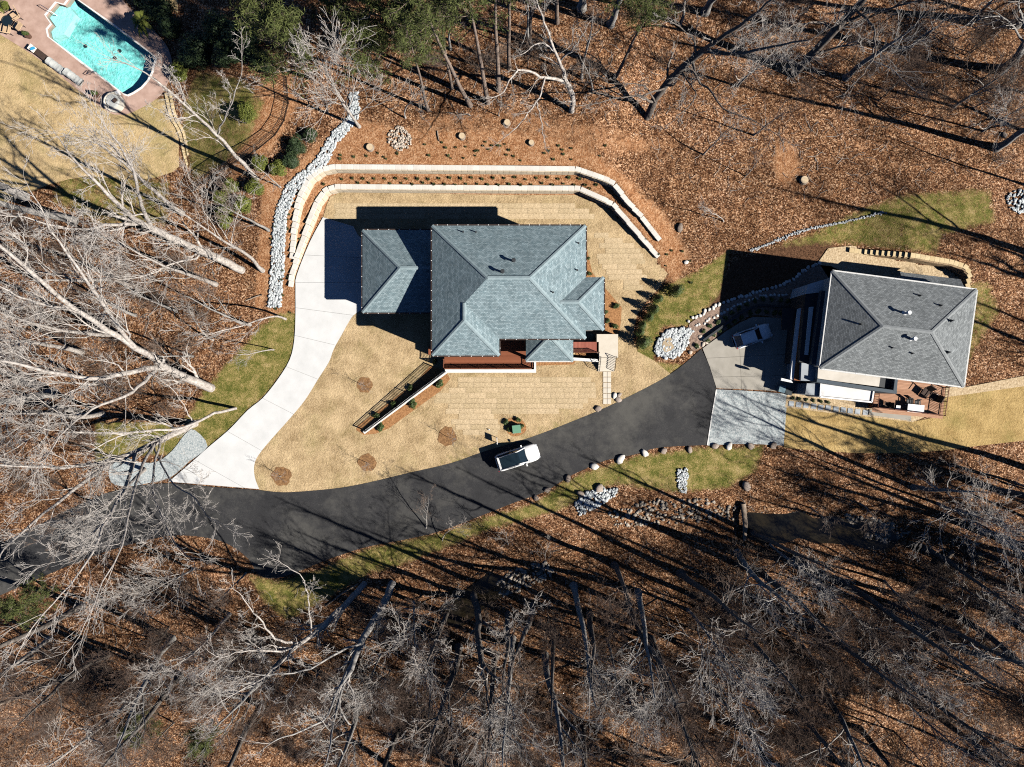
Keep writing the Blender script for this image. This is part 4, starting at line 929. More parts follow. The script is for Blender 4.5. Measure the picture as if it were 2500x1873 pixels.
for p in me.polygons:
    for li, vi in zip(p.loop_indices, p.vertices): uv.data[li].uv = me.vertices[vi].co.xy
for px, py, k in ((2245,722,0),(2296,746,0),(2209,765,2),(2098,792,1),(2223,828,2),(2177,849,0),(2226,863,0),(2323,783,0),(2315,860,0)):
    zz = 8.0
    u = np.array(Q[1]) - np.array(Q[0]); u = u[:2] / np.hypot(*u[:2]); w2 = np.array([-u[1], u[0]])
    for _ in range(8):
        x, y = e(px, py, zz); r_ = np.array([x, y]) - np.array(Q[3][:2]); a = r_ @ u; bb_ = r_ @ w2; L_ = np.hypot(*(np.array(Q[1]) - np.array(Q[0]))[:2]); D_ = np.hypot(*(np.array(Q[0]) - np.array(Q[3]))[:2])
        zz = z2 + 2.1 * max(0, min(bb_ / (D_/2), (D_ - bb_) / (D_/2), a / 4.9, (L_ - a) / 4.3, 1))
    vent(rf2, (x, y, zz), (.35, .55, .75)[k], (.07, .09, .12)[k], M['flue'] if k == 2 else M['charcoal'], cap=k == 2)
cd = empty('cedar_deck', (*W2(2210, 975), 0), 'warm cedar deck with railings on the lower side of the angled house', 'deck')
zc = 1.1; u2 = (np.array(W2(2305,944,zc)) - np.array(W2(2191,933,zc))); ang2 = math.atan2(u2[1], u2[0])
dp = pz([(2131,958),(2191,934),(2305,944),(2294,1016),(2129,996)], zc)
b = MB(); org = np.array(W2(2129,1000,zc)); ca, sa = math.cos(ang2), math.sin(ang2)
for k in range(26):
    y_ = -.2 + k * .145; L0 = 0 if k < 15 else 2.3; L1 = 7.6
    c_ = org + np.array([ca, sa]) * (L0 + L1) / 2 + np.array([-sa, ca]) * y_; b.box(c_[0], c_[1], zc - .04, L1 - L0, .132, .04, ang2)
b.build('deck_boards', M['cedar'], cd, kind='stuff'); MB().prism([tuple(np.array(W2(2210,972)) + (np.array(p) - np.array(W2(2210,972))) * .97) for p in dp], .02, zc - .06).build('skirt', M['cladding'], cd)
P3 = lambda l, z: [W(p[0], p[1], z) for p in l]
railing(cd, P3([(2303,946),(2293,1014)], zc), 1.0, M['railwood'], .16, .08, .035); railing(cd, P3([(2293,1014),(2131,994)], zc), 1.0, M['railwood'], .16, .08, .035); railing(cd, P3([(2131,994),(2135,960)], zc), 1.0, M['railwood'], .22, .08, .035)
def chair(px, py, z, rz, label, mat, cat='chair', s=1.0, group=None):
    r = empty('patio_chair', (*W2(px, py, z), z), label, cat, group, rz)
    MB().box(0, 0, .38*s, .58*s, .56*s, .07).build('seat', mat, r, local=True)
    b = MB(); b.add([(-.24*s,-.28*s,.43*s),(-.24*s,.28*s,.43*s),(-.46*s,.28*s,1.0*s),(-.46*s,-.28*s,1.0*s),(-.30*s,-.28*s,.43*s),(-.30*s,.28*s,.43*s),(-.52*s,.28*s,1.0*s),(-.52*s,-.28*s,1.0*s)], [(0,1,2,3),(7,6,5,4),(0,4,5,1),(1,5,6,2),(2,6,7,3),(3,7,4,0)]); b.build('backrest', mat, r, local=True)
    for sx in (-1, 1):
        for sy in (-1, 1): MB().box(sx*.25*s, sy*.25*s, 0, .045, .045, .38*s).build('leg', M['black'], r, local=True)
    for sy in (-1, 1): MB().box(-.02*s, sy*.29*s, .60*s, .55*s, .06, .04).build('armrest', mat, r, local=True)
    return r
chair(2253, 958, zc, -2.2, 'left brown lounge chair on the cedar deck', M['brown_wicker'], s=1.35); chair(2271, 968, zc, 2.6, 'right brown lounge chair on the cedar deck', M['brown_wicker'], s=1.35)
chair(2161, 988, zc, 3.1, 'small dark armchair near the cedar deck steps', M['brown_wicker'], s=.95); 
x, y = W2(2226, 997, zc); tb = empty('patio_table', (x, y, zc), 'white rectangular table on the cedar deck', 'table', None, ang2)
MB().box(0, 0, .70, 1.75, .85, .06).build('table_top', M['white'], tb, local=True)
for sx in (-1, 1):
    for sy in (-1, 1): MB().box(sx*.75, sy*.34, 0, .07, .07, .70).build('leg', M['white'], tb, local=True)
x, y = W2(2187, 995, zc); tb = empty('side_table', (x, y, zc), 'small white square side table on the cedar deck', 'table', None, ang2)
MB().box(0, 0, .42, .46, .46, .05).build('table_top', M['white'], tb, local=True); MB().box(0, 0, 0, .30, .30, .42).build('pedestal', M['white'], tb, local=True)
for k, (px, py) in enumerate(((2214,981),(2234,984))): chair(px, py, zc, -1.5+ang2, ('left', 'right')[k] + ' dark dining chair behind the white table', M['black'], s=.85)
x, y = W2(2283, 967, zc); MB().cyl(x, y, zc, zc+.35, .15, .18, 12).build('planter_pot', M['white'], None, 'small white pot by the cedar deck railing', 'pot')
MB().prism(pz([(2123,1000),(2225,1014),(2224,1028),(2122,1013)], .15), -.05, .15).build('concrete_walk', M['concrete_old'], None, kind='structure')
for k, (px, py) in enumerate(zip((1931,1949,1967,1986,2003,2021,2040,2058,2075,2093,2112), (986,988,990,992,995,996,999,1001,1003,1005,1007))):
    if k == 0:
        st_r = empty('stepping_stones', (*W2(1931, 986), 0), 'row of blue grey square stepping stones in tan gravel', 'path'); sme = MB().box(0, 0, 0, 1, 1, 1).mesh('stepping_stone', M['flagstone'])
    x, y = W2(px, py); o = place('stepping_stone', sme, st_r); o.location = (x - WL[st_r.name][0], y - WL[st_r.name][1], .02); o.scale = (.55, .55, .08); o.rotation_euler = (0, 0, -.12 + random.gauss(0, .03))
for k, (px, py, m_, l) in enumerate(((1905,950,'bin','blue grey wheeled bin at the pad corner'), (1921,956,'bin_dark','dark wheeled bin right of the blue grey bin'))):
    x, y = W2(px, py, .5); r = empty('wheeled_bin', (x, y, .07), l, 'bin', None, -.25)
    b = MB(); b.add([(-.26,-.26,.06),(.26,-.26,.06),(.26,.26,.06),(-.26,.26,.06),(-.32,-.33,.95),(.32,-.33,.95),(.32,.33,.95),(-.32,.33,.95)], [(3,2,1,0),(4,5,6,7),(0,1,5,4),(1,2,6,5),(2,3,7,6),(3,0,4,7)]); b.build('body', M[m_], r, local=True)
    MB().box(0, 0, .95, .70, .72, .08).build('lid', M[m_], r, local=True)
    for s in (-1, 1): 
        b = MB(); b.tube([(.25, s*.26, .1), (.25, s*.33, .1)], .1, 8); b.build('wheel', M['rubber'], r, local=True)
# kerb between the shrub rows
b = MB(); kl = P3(smoothline([(1716,832),(1760,800),(1806,766),(1840,750),(1860,746),(1935,752)], 3), .2)
for p, q in zip(kl[:-1], kl[1:]): b.bar(p, q, .22, .42)
b.build('garden_kerb', M['charcoal'], None, 'dark curved kerb between the two rows of small shrubs', 'kerb')
# thin stone drain line
pl = [G(*p) for p in smoothline([(1832,612),(1870,598),(1911,582),(1960,563),(2022,550),(2090,535),(2158,518)], 5)]
me = rocks_mesh('drain_line', [(p[0]+random.gauss(0,.07), p[1]+random.gauss(0,.07), p[2]+.03) for a, c in zip(pl[:-1], pl[1:]) for p in [np.array(a)+(np.array(c)-np.array(a))*t for t in np.linspace(0,1,9)]], [random.uniform(.06,.13) for _ in range(9*(len(pl)-1))], M['pipe_grey'], 5)
o = place('stone_drain', me, kind='stuff'); o['label'] = 'thin line of grey drain stones through the grass'

# ================================================================== CARS
def car(px, py, rz, L, Wd, paintm, roof_glass, label, seed=0):
    """body x forward"""
    x, y = W2(px, py, .9); r = empty('parked_car', (x, y, .036), label, 'car', None, rz)
    hl = L / 2; hw = Wd / 2
    st = [(-1.0,.62,.78),(-.985,.80,.90),(-.93,.93,.97),(-.80,.99,1.0),(-.45,1.0,1.0),(0,1.0,1.0),(.35,1.0,1.0),(.55,.995,.99),(.75,.97,.92),(.88,.90,.84),(.96,.74,.74),(1.0,.50,.60)]
    b = MB(); rings = []
    for fx, fw, fz in st:
        X = fx * hl; w = hw * fw; zt = 1.02 * fz
        prof = [(-.86*w,.26),(-1.0*w,.42),(-1.0*w,.70*fz+.02),(-.97*w,.86*zt),(-.86*w,.97*zt),(-.5*w,1.0*zt+.02),(0,1.0*zt+.04),(.5*w,1.0*zt+.02),(.86*w,.97*zt),(.97*w,.86*zt),(1.0*w,.70*fz+.02),(1.0*w,.42),(.86*w,.26)]
        rings.append([(X, p[0], p[1]) for p in prof])
    n = len(rings[0]); V = [p for R_ in rings for p in R_]; F = []
    for i in range(len(rings) - 1):
        for j in range(n): F.append((i*n+j, i*n+(j+1) % n, (i+1)*n+(j+1) % n, (i+1)*n+j))
    F += [tuple(range(n)), tuple(range(len(V)-1, len(V)-n-1, -1))]
    b.add(V, F); body = b.build('body', paintm, r, smoothf=True, local=True)
    # greenhouse: glass shell then roof skin and pillars
    wx0, wx1, rx0, rx1 = -.965*hl, .42*hl, -.84*hl if roof_glass else -.66*hl, .02*hl; zr = 1.66; zb = 1.0
    wb, wr = hw*.90, hw*.70
    g = MB(); V = [(wx0,-wb*.9,zb),(wx0,wb*.9,zb),(-.3*hl,wb,zb),(wx1,wb*.86,zb),(wx1,-wb*.86,zb),(-.3*hl,-wb,zb),(rx0,-wr*.92,zr-.06),(rx0,wr*.92,zr-.06),(-.3*hl,wr,zr),(rx1,wr*.93,zr-.04),(rx1,-wr*.93,zr-.04),(-.3*hl,-wr,zr)]
    g.add(V, [(0,1,7,6),(1,2,8,7),(2,3,9,8),(3,4,10,9),(4,5,11,10),(5,0,6,11),(6,7,8,11),(11,8,9,10)]); gh = g.build('windows', M['glass'], r, local=True)
    def skin(sc, dz, x0_, x1_, m, nm, inner=None):
        s = MB(); a = [(x0_,-wr*sc,zr-.05+dz),(x0_,wr*sc,zr-.05+dz),(-.3*hl,wr*sc*1.03,zr+dz),(x1_,wr*sc,zr-.035+dz),(x1_,-wr*sc,zr-.035+dz),(-.3*hl,-wr*sc*1.03,zr+dz)]
        s.add(a + [(p[0], p[1], p[2]-.03) for p in a], [(0,5,2,1),(5,4,3,2),(6,7,8,11),(11,8,9,10)] + [(k, (k+1)%6, (k+1)%6+6, k+6) for k in range(6)]); return s.build(nm, m, r, local=True)
    skin(1.03, .02, rx0-.06*hl, rx1+.02*hl, paintm, 'roof')
    if roof_glass: skin(.90, .035, rx0+.03*hl, rx1+.05*hl, M['glass'], 'glass_roof')
    for s in (-1, 1):
        p = MB(); p.bar((rx1, s*wr*.95, zr-.02), (wx1, s*wb*.88, zb+.02), .09, .05); p.build('windscreen_pillar', paintm, r, local=True)
        p = MB(); p.bar((rx0, s*wr*.95, zr-.05), (wx0, s*wb*.92, zb+.02), .16, .06); p.build('rear_pillar', paintm, r, local=True)
        p = MB(); p.bar((-.3*hl, s*(wr+.01), zr-.01), (-.28*hl, s*(wb+.01), zb), .08, .03); p.build('door_pillar', M['black'], r, local=True)
        p = MB(); p.bar((rx0, s*wr*.98, zr+.05), (rx1-.1, s*wr*.98, zr+.06), .05, .05); p.build('roof_rail', M['steel'], r, local=True)
        mr = MB(); mr.box(.30*hl, s*(hw+.10), .98, .14, .24, .16); mr.build('mirror', paintm, r, local=True)
        hlm = MB(); hlm.box(.925*hl, s*hw*.62, .66, .22, .34, .12, -s*.5); hlm.build('headlight', M['lamp'], r, local=True)
        tl = MB(); tl.box(-.965*hl, s*hw*.72, .78, .10, .38, .14, s*.35); tl.build('tail_light', M['lamp_red'], r, local=True)
        for fx in (-.60, .62):
            w_ = MB(); w_.tube([(fx*hl, s*(hw-.22), .34), (fx*hl, s*(hw-.0), .34)], .34, 18); wo = w_.build('wheel', M['rubber'], r, local=True)
            w_ = MB(); w_.tube([(fx*hl, s*(hw-.02), .34), (fx*hl, s*(hw+.008), .34)], .22, 14); w_.add([(fx*hl+.22*math.cos(a), s*(hw+.008), .34+.22*math.sin(a)) for a in np.arange(14)*math.pi/7], [tuple(range(14))]); w_.build('rim', M['steel'], wo, local=True)
    p = MB(); p.box(.985*hl, 0, .42, .06, Wd*.5, .18); p.build('grille', M['black'], r, local=True)
    return r
car(1264, 1117, math.radians(17.5), 4.75, 1.92, M['paint_white'], True, 'white car with dark glass roof parked on the asphalt lane')
car(1838, 820, math.radians(19.5), 4.15, 1.72, M['paint_silver'], False, 'silver car parked in the shade on the concrete pad')

# ================================================================== POOL FURNITURE AND FENCE
def covered_lounger(px, py, rz, L, label, kind):
    r = empty('sun_lounger', (*W2(px, py, .3), .05), label, 'sun lounger', None, rz)
    for sx in (-1, 1):
        for sy in (-1, 1): MB().box(sx*L*.38, sy*.28, 0, .06, .06, .25).build('leg', M['black'], r, local=True)
    MB().box(0, 0, .22, L, .68, .06).build('frame', M['black'] if kind != 'cream' else M['cream'], r, local=True)
    if kind == 'cover':
        b = MB(); N = 14
        for i in range(N + 1):
            X = -L/2 + L*i/N; hz = .36 + .30 * smooth(.55, .05, i/N) + .04*math.sin(i*2.1); w = .40 + .03*math.sin(i*1.7)
            b.v += [(X, -w, .08), (X, -w*.95, hz*.8), (X, -w*.5, hz+.02), (X, 0, hz+.03*math.sin(i*3)), (X, w*.5, hz+.02), (X, w*.95, hz*.8), (X, w, .08)]
        b.f = [(i*7+j, (i+1)*7+j, (i+1)*7+j+1, i*7+j+1) for i in range(N) for j in range(6)] + [tuple(range(6,-1,-1)), tuple(range(N*7, N*7+7))]
        b.build('cover', M['grey_cover'], r, smoothf=True, local=True)
    else:
        MB().box(L*.12, 0, .28, L*.74, .62, .09).build('cushion', M['brown_wicker'], r, local=True)
        b = MB(); b.bar((-L*.22, 0, .34), (-L*.48, 0, .72), .62, .08); b.build('backrest', M['cream'], r, local=True)
        MB().box(L*.43, 0, .28, L*.14, .62, .07).build('foot_cushion', M['cream'], r, local=True)
    return r
a_ = math.radians(-37)
covered_lounger(96, 131, a_, 2.1, 'brown sun lounger with cream ends and a blue towel', 'open'); covered_lounger(137, 162, a_, 2.0, 'middle sun lounger under a wrinkled grey cover', 'cover'); covered_lounger(180, 189, a_, 2.05, 'lower sun lounger under a grey cover, nearest the pool ladder', 'cover')
x, y = W2(83, 121, .6); b = MB(); b.box(x, y, .80, .5, .28, .05, a_+1.0); b.build('beach_towel', M['blue'], None, 'blue towel on the head of the brown lounger', 'towel')
x, y = W2(284, 254); dbd = empty('round_daybed', (x, y, .05), 'round cream daybed with a grey cushion at the terrace edge', 'daybed')
b = MB(); b.cyl(x, y, .05, .40, .98, 1.02, 28); b.build('base', M['cream'], dbd); b = MB(); b.cyl(x-.12, y+.15, .40, .62, .74, .66, 24); b.build('mattress', M['grey_cover'], dbd, smoothf=False)
b = MB(); b.tube([(x+1.0*math.cos(t), y+1.0*math.sin(t), .5) for t in np.linspace(1.4, 3.9, 14)], .12, 8); b.build('bolster', M['cream'], dbd)
b = MB(); b.box(x+.25, y+.1, .62, .5, .3, .16, .7); b.build('pillow', M['brown_wicker'], dbd)
x, y = W2(291, 230); MB().box(x, y, .05, .36, .36, .42, .4).build('side_cube', M['white'], None, 'white cube side table between daybed and pool', 'table')
x, y = W2(30, 60); tb = empty('round_table', (x, y, .05), 'round dark glass table among the tan chairs', 'table')
b = MB(); b.tube([(x+.58*math.cos(t), y+.58*math.sin(t), .76) for t in np.linspace(0, 2*math.pi, 25)], .03, 6); b.build('rim', M['black'], tb); MB().cyl(x, y, .74, .76, .56, n=24).build('table_top', M['glass'], tb)
for t in range(4): b = MB(); b.bar((x+.4*math.cos(t*1.57), y+.4*math.sin(t*1.57), .05), (x+.25*math.cos(t*1.57), y+.25*math.sin(t*1.57), .75), .05); b.build('leg', M['black'], tb)
for k, (px, py, rz, l) in enumerate(((10,47,-.5,'upper left tan patio chair at the round table'), (26,78,1.4,'lower left tan patio chair at the round table'), (52,70,2.6,'right tan patio chair nearest the palm pot'), (46,46,-2.6,'upper right tan patio chair by the pool steps'))): chair(px, py, .05, rz, l, M['tan_fabric'], s=1.45)
b = MB()
for dx in (0, 9): b.tube([W(213+dx, 184-dx*.2, .05), W(212+dx, 181, .8), W(222+dx*.6, 173, .9), W(231+dx*.4, 178-dx*.3, .5), W(233+dx*.4, 180-dx*.3, -.5)], .035, 7)
b.build('pool_ladder', M['steel'], None, 'bent steel ladder rails at the lower pool edge', 'ladder')
b = MB(); b.tube([W(98,12,.05), W(99,12,.85), W(118,24,.85), W(139,38,.2), W(139,38,-.5)], .035, 7); b.build('handrail', M['steel'], None, 'steel handrail at the pool entry steps', 'handrail')
fe = empty('metal_fence', (*W2(640, 350), 0), 'black metal picket fence bending past the shrubs below the pool', 'fence')
railing(fe, [G(*p) for p in ((700,190),(705,253),(695,295),(673,330),(632,364),(602,383),(523,428),(470,470))], 1.25, M['black'], .16, .045, .032)
# ================================================================== TREES
def nrmz(a): return a / (np.linalg.norm(a, axis=-1, keepdims=True) + 1e-9)
def grow(r, start, dirs, lens, r0, pts, wander, up, rend=0.35):
    N = len(start); P = np.empty((N, pts, 3)); P[:, 0] = start; d = dirs.copy(); stp = (lens / (pts - 1))[:, None]
    for k in range(1, pts):
        d = nrmz(d + r.normal(0, wander, (N, 3)) + np.array([0, 0, up])); P[:, k] = P[:, k - 1] + d * stp
    R = r0[:, None] * np.linspace(1, rend, pts)[None, :]; return P, R
def spawn(r, P, R, n, tmin, ang, lenf, lens, asp, rf=0.6, tpow=1.0, tmax=0.99):
    N, k, _ = P.shape; par = np.repeat(np.arange(N), n); t = tmin + (tmax - tmin) * (((np.tile(np.arange(n), N) + r.random(N * n)) / n) ** tpow)
    f = t * (k - 1); i = np.minimum(f.astype(int), k - 2); w = (f - i)[:, None]
    st = P[par, i] * (1 - w) + P[par, i + 1] * w; tg = nrmz(P[par, i + 1] - P[par, i]); rr = R[par, i] * (1 - w[:, 0]) + R[par, i + 1] * w[:, 0]
    a = r.normal(ang, ang * .25, len(par)); rnd = nrmz(np.cross(tg, r.normal(0, 1, (len(par), 3))))
    dr = nrmz(tg * np.cos(a)[:, None] + rnd * np.sin(a)[:, None])
    ln = lens[par] * lenf * r.uniform(.6, 1.25, len(par)) * (1.15 - asp * t)
    return st, dr, ln, rr * rf * r.uniform(.7, 1.0, len(par))
def tree_levels(seed, H, r0, nl=(9, 7, 6, 4), lean=.04, spread=.75, clear=.35, wl=.34, up1=.10, rmin=.012, limbs=None, asp=.6, l2=.52, wand=1.0, sides0=8):
    """returns (trunk V,Q),(crown V,Q)"""
    r = np.random.default_rng(seed); TV, TQ, CV, CQ = [], [], [], []; nt_ = nc_ = 0
    def addt(P, R, s):
        nonlocal nt_; V, Q = tubes(P, R, s); TV.append(V); TQ.append(Q + nt_); nt_ += len(V)
    def addc(P, R, s):
        nonlocal nc_; V, Q = tubes(P, R, s); CV.append(V); CQ.append(Q + nc_); nc_ += len(V)
    if limbs is None:
        P, R = grow(r, np.zeros((1, 3)), np.array([[0, 0, 1.0]]), np.array([H * .97]), np.array([r0]), 16, lean * wand, .05, .12)
        R[:, 0] *= 1.35; addt(P, R, sides0)
        S_ = spawn(r, P, R, nl[0], clear, spread, wl, np.array([H]), asp, .55)
        P1, R1 = grow(r, *S_, 9, .15 * wand, up1, .22); L1 = S_[2]; addt(P1, R1, 6)
    else:
        Ps, Rs = [], []
        for pl, ra, rb in limbs:
            A = np.array(smoothline(pl, 3)); d = np.concatenate([[0], np.cumsum(np.linalg.norm(np.diff(A, axis=0), axis=1))]); tt = np.linspace(0, d[-1], 13)
            Q = np.stack([np.interp(tt, d, A[:, j]) for j in range(3)], 1); Q[1:-1] += r.normal(0, .05, (11, 3)); Ps.append(Q); Rs.append(np.linspace(ra, rb, 13))
        P0, R0 = np.array(Ps), np.array(Rs); addt(P0, R0, 9); L0 = np.linalg.norm(P0[:, -1] - P0[:, 0], axis=1)
        S_ = spawn(r, P0, R0, nl[0], clear, spread, wl, L0, asp, .5)
        P1, R1 = grow(r, *S_, 9, .17 * wand, up1, .25); L1 = S_[2]; addt(P1, R1, 6)
        # tips keep growing
        tip = (P0[:, -1], nrmz(P0[:, -1] - P0[:, -3]), L0 * .35, R0[:, -1]); Pt, Rt = grow(r, *tip, 9, .12, .04, .25); P1 = np.concatenate([P1, Pt]); R1 = np.concatenate([R1, Rt]); L1 = np.concatenate([L1, tip[2]]); addt(Pt, Rt, 6)
    P, R, L = P1, R1, L1
    for lv, n in enumerate(nl[1:]):
        S_ = spawn(r, P, R, n, .25, .62 if lv == 0 else .52, l2, L, .5, .62); S_ = (S_[0], S_[1], S_[2], np.maximum(S_[3], rmin))
        pts = (7, 5, 4, 3)[min(lv, 3)]; P, R = grow(r, *S_, pts, .13 * wand, .05, .45); R = np.maximum(R, rmin * .8); L = S_[2]; addc(P, R, (5, 4, 3, 3)[min(lv, 3)])
    return (np.concatenate(TV), np.concatenate(TQ)), (np.concatenate(CV), np.concatenate(CQ))
def treemesh(seed, bark, twig, **kw):
    t, c = tree_levels(seed, **kw); return (fastmesh('trunk', t[0], quads=t[1], mats=[M[bark]], smoothf=True), fastmesh('crown', c[0], quads=c[1], mats=[M[twig]], smoothf=False))
PROTO = {}
for k in range(3): PROTO['mesh%d' % k] = (10.0, treemesh(280 + k, 'bark_dark', 'twig_dark', H=10.0, r0=.10, nl=(15, 8, 6, 4), clear=.12, spread=.6, wl=.5, rmin=.0085, up1=.08))
for k in range(4): PROTO['tall%d' % k] = (24.0, treemesh(100 + k, 'bark_grey', 'twig_grey', H=24.0, r0=.42, nl=(10, 6, 4, 3), clear=.36, spread=.66, wl=.33, rmin=.010))
for k in range(3): PROTO['pale%d' % k] = (22.0, treemesh(140 + k, 'bark_pale', 'twig_pale', H=22.0, r0=.24, nl=(10, 7, 5, 3), clear=.32, spread=.58, wl=.36, rmin=.010, up1=.12))
for k in range(3): PROTO['mid%d' % k] = (14.0, treemesh(180 + k, 'bark_grey', 'twig_brown', H=14.0, r0=.15, nl=(9, 5, 4, 3), clear=.28, spread=.66, wl=.36, rmin=.012))
for k in range(2): PROTO['brush%d' % k] = (12.0, treemesh(200 + k, 'bark_pale', 'twig_pale', H=12.0, r0=.13, nl=(14, 7, 5, 3), clear=.15, spread=.55, wl=.55, rmin=.010, up1=.16, asp=.55))
for k in range(3): PROTO['sap%d' % k] = (8.0, treemesh(220 + k, 'bark_pale', 'twig_grey', H=8.0, r0=.075, nl=(9, 5, 4), clear=.25, spread=.7, wl=.34, rmin=.011, lean=.08))
for k in range(3): PROTO['dark%d' % k] = (22.0, treemesh(240 + k, 'bark_dark', 'twig_brown', H=22.0, r0=.40, nl=(9, 6, 4, 3), clear=.42, spread=.7, wl=.32, rmin=.010))
for k in range(2): PROTO['pole%d' % k] = (25.0, treemesh(260 + k, 'bark_dark', 'twig_brown', H=25.0, r0=.42, nl=(8, 5, 4), clear=.55, spread=.65, wl=.22, rmin=.010, lean=.025))
def shrubstems(seed, h, n, twig):
    r = np.random.default_rng(seed); st = r.normal(0, .25, (n, 3)); st[:, 2] = -.05; d = nrmz(np.column_stack([r.normal(0, .5, (n, 2)), np.ones(n)])); P, R = grow(r, st, d, r.uniform(.6, 1.1, n) * h, np.full(n, .022), 7, .16, .03, .4)
    V0, Q0 = tubes(P, R, 3); S_ = spawn(r, P, R, 9, .2, .7, .42, np.full(n, h), .5, .6); P, R = grow(r, S_[0], S_[1], S_[2], np.maximum(S_[3], .011), 4, .2, .03, .6); V1, Q1 = tubes(P, R, 3)
    S_ = spawn(r, P, R, 4, .3, .7, .5, S_[2], .5, .7); P, R = grow(r, S_[0], S_[1], S_[2], np.maximum(S_[3], .009), 3, .2, .0, .6); V2, Q2 = tubes(P, R, 3)
    return fastmesh('understory_brush', np.concatenate([V0, V1, V2]), quads=np.concatenate([Q0, Q1 + len(V0), Q2 + len(V0) + len(V1)]), mats=[M[twig]])
BRUSH = [shrubstems(300 + k, 3.4, 12, 'twig_brown') for k in range(3)]
def leaf_cloud(name, centres, normals, size, m, seed, asp=.5):
    r = np.random.default_rng(seed); N = len(centres); a = nrmz(np.cross(normals, r.normal(0, 1, (N, 3)))); b = nrmz(np.cross(normals, a)); s = size * r.uniform(.6, 1.3, (N, 1)); tilt = nrmz(normals + r.normal(0, .45, (N, 3))); b = nrmz(np.cross(tilt, a))
    V = np.stack([centres - a * s, centres - b * s * asp, centres + a * s, centres + b * s * asp], 1).reshape(-1, 3); return V, (np.arange(N) * 4)[:, None] + np.arange(4)[None, :]
def shrubmesh(seed, m, n=2600, shape='round', leaf=.075, lumps=9):
    """unit shrub: radius 1, height about 1.6 (round) or 2.6 (cone)"""
    r = np.random.default_rng(seed); C = []
    if shape == 'round':
        cs = nrmz(r.normal(0, 1, (lumps, 3)) * [1, 1, .6]) * r.uniform(.25, .62, (lumps, 1)); cs[:, 2] = np.abs(cs[:, 2]) * .8 + .45; rs = r.uniform(.32, .52, lumps)
    else:
        t = np.linspace(0, 1, lumps); cs = np.column_stack([r.normal(0, .22, lumps) * (1 - t), r.normal(0, .22, lumps) * (1 - t), .35 + t * 2.1]); rs = .75 * (1 - t) ** .8 + .14
    k = r.integers(0, len(cs), n); d = nrmz(r.normal(0, 1, (n, 3))); rad = rs[k] * r.uniform(.55, 1.05, n) ** .5; P = cs[k] + d * rad[:, None]; P[:, 2] = np.maximum(P[:, 2], .04)
    nr = nrmz(d + np.array([0, 0, .5])); V, Q = leaf_cloud('l', P, nr, leaf, m, seed + 1); 
    return fastmesh('foliage', V, quads=Q, mats=[m])
def pinemesh(seed, H, r0, clear=.55, n_l=34, reach=.20):
    r = np.random.default_rng(seed); P, R = grow(r, np.zeros((1, 3)), np.array([[0, 0, 1.0]]), np.array([H]), np.array([r0]), 16, .018, .05, .15); R[:, 0] *= 1.3; V, Q = tubes(P, R, 9)
    S_ = spawn(r, P, R, n_l, clear, 1.25, reach, np.array([H]), .75, .35); P1, R1 = grow(r, S_[0], S_[1], S_[2], np.maximum(S_[3], .03), 6, .10, .10, .3); V1, Q1 = tubes(P1, R1, 5)
    S2 = spawn(r, P1, R1, 6, .25, .8, .45, S_[2], .5, .5); P2, R2 = grow(r, S2[0], S2[1], S2[2], np.maximum(S2[3], .015), 4, .15, .10, .5); V2, Q2 = tubes(P2, R2, 3)
    tr = fastmesh('trunk', np.concatenate([V, V1, V2]), quads=np.concatenate([Q, Q1 + len(V), Q2 + len(V) + len(V1)]), mats=[M['bark_pine']], smoothf=True)
    # needle tufts along the twigs
    base = np.concatenate([P2[:, 1:].reshape(-1, 3), P1[:, 3:].reshape(-1, 3)]); k = np.repeat(np.arange(len(base)), 8); c = base[k] + r.normal(0, .16, (len(k), 3)); dr = nrmz(r.normal(0, 1, (len(k), 3)) + [0, 0, .5])
    V, Qd = leaf_cloud('n', c, dr, .19, M['needle'], seed + 5, .16); return tr, fastmesh('crown', V, quads=Qd, mats=[M['needle']])
for k in range(3): PROTO['pine%d' % k] = (24.0, pinemesh(400 + k, 24.0, .25, .62, 30, .20))
for k in range(2): PROTO['bpine%d' % k] = (15.0, pinemesh(420 + k, 15.0, .16, .36, 40, .25))
HOLLY = [shrubmesh(500 + k, M['holly'], 2800, 'cone', .085, 12) for k in range(2)]
ROUND = [shrubmesh(520 + k, M['yew'], 2600, 'round', .075, 11) for k in range(3)]
DARK = [shrubmesh(540 + k, M['darkleaf'], 4200, 'round', .06, 16) for k in range(3)]
SMALL = [shrubmesh(560 + k, M['holly'], 420, 'round', .16, 7) for k in range(3)]
def stem(h): return MB().cyl(0, 0, -.05, h, .05, .03, 6).mesh('stem', M['bark_dark'])
STEM = stem(.7)
def shrub(px, py, rad, h, kind, label, group, name='shrub', parts=True, hz=None):
    x, y, z = G(px, py); me = {'holly': HOLLY, 'round': ROUND, 'dark': DARK, 'small': SMALL}[kind]; k = random.randrange(len(me)); hh = 2.6 if kind == 'holly' else 1.5
    r = empty(name, (x, y, z), label, 'shrub', group, random.random() * 6.28); r.scale = (rad, rad, h / hh)
    place('foliage', me[k], r); place('stem', STEM, r); return r
def put_tree(proto, bx, by, tx, ty, h, label, group, name='bare_tree', z=None):
    """root at pixel (bx,by) on the ground; the top of the tree appears at pixel (tx,ty)"""
    H, (tm, cm) = PROTO[proto]; x, y, z = G(bx, by); T = Vector(W(tx, ty, z + h)); B = Vector((x, y, z - .05)); d = T - B
    r = bpy.data.objects.new(name, None); COL.objects.link(r); r.location = B; r.rotation_mode = 'QUATERNION'
    q = Vector((0, 0, 1)).rotation_difference(d.normalized()); spin = Matrix.Rotation(random.random() * 6.28, 3, 'Z').to_quaternion()
    r.rotation_quaternion = q @ spin; s = d.length / H; r.scale = (s, s, s); tag(r, label, 'tree', group); WL[r.name] = np.array(B)
    place('trunk', tm, r); place('crown', cm, r); return r
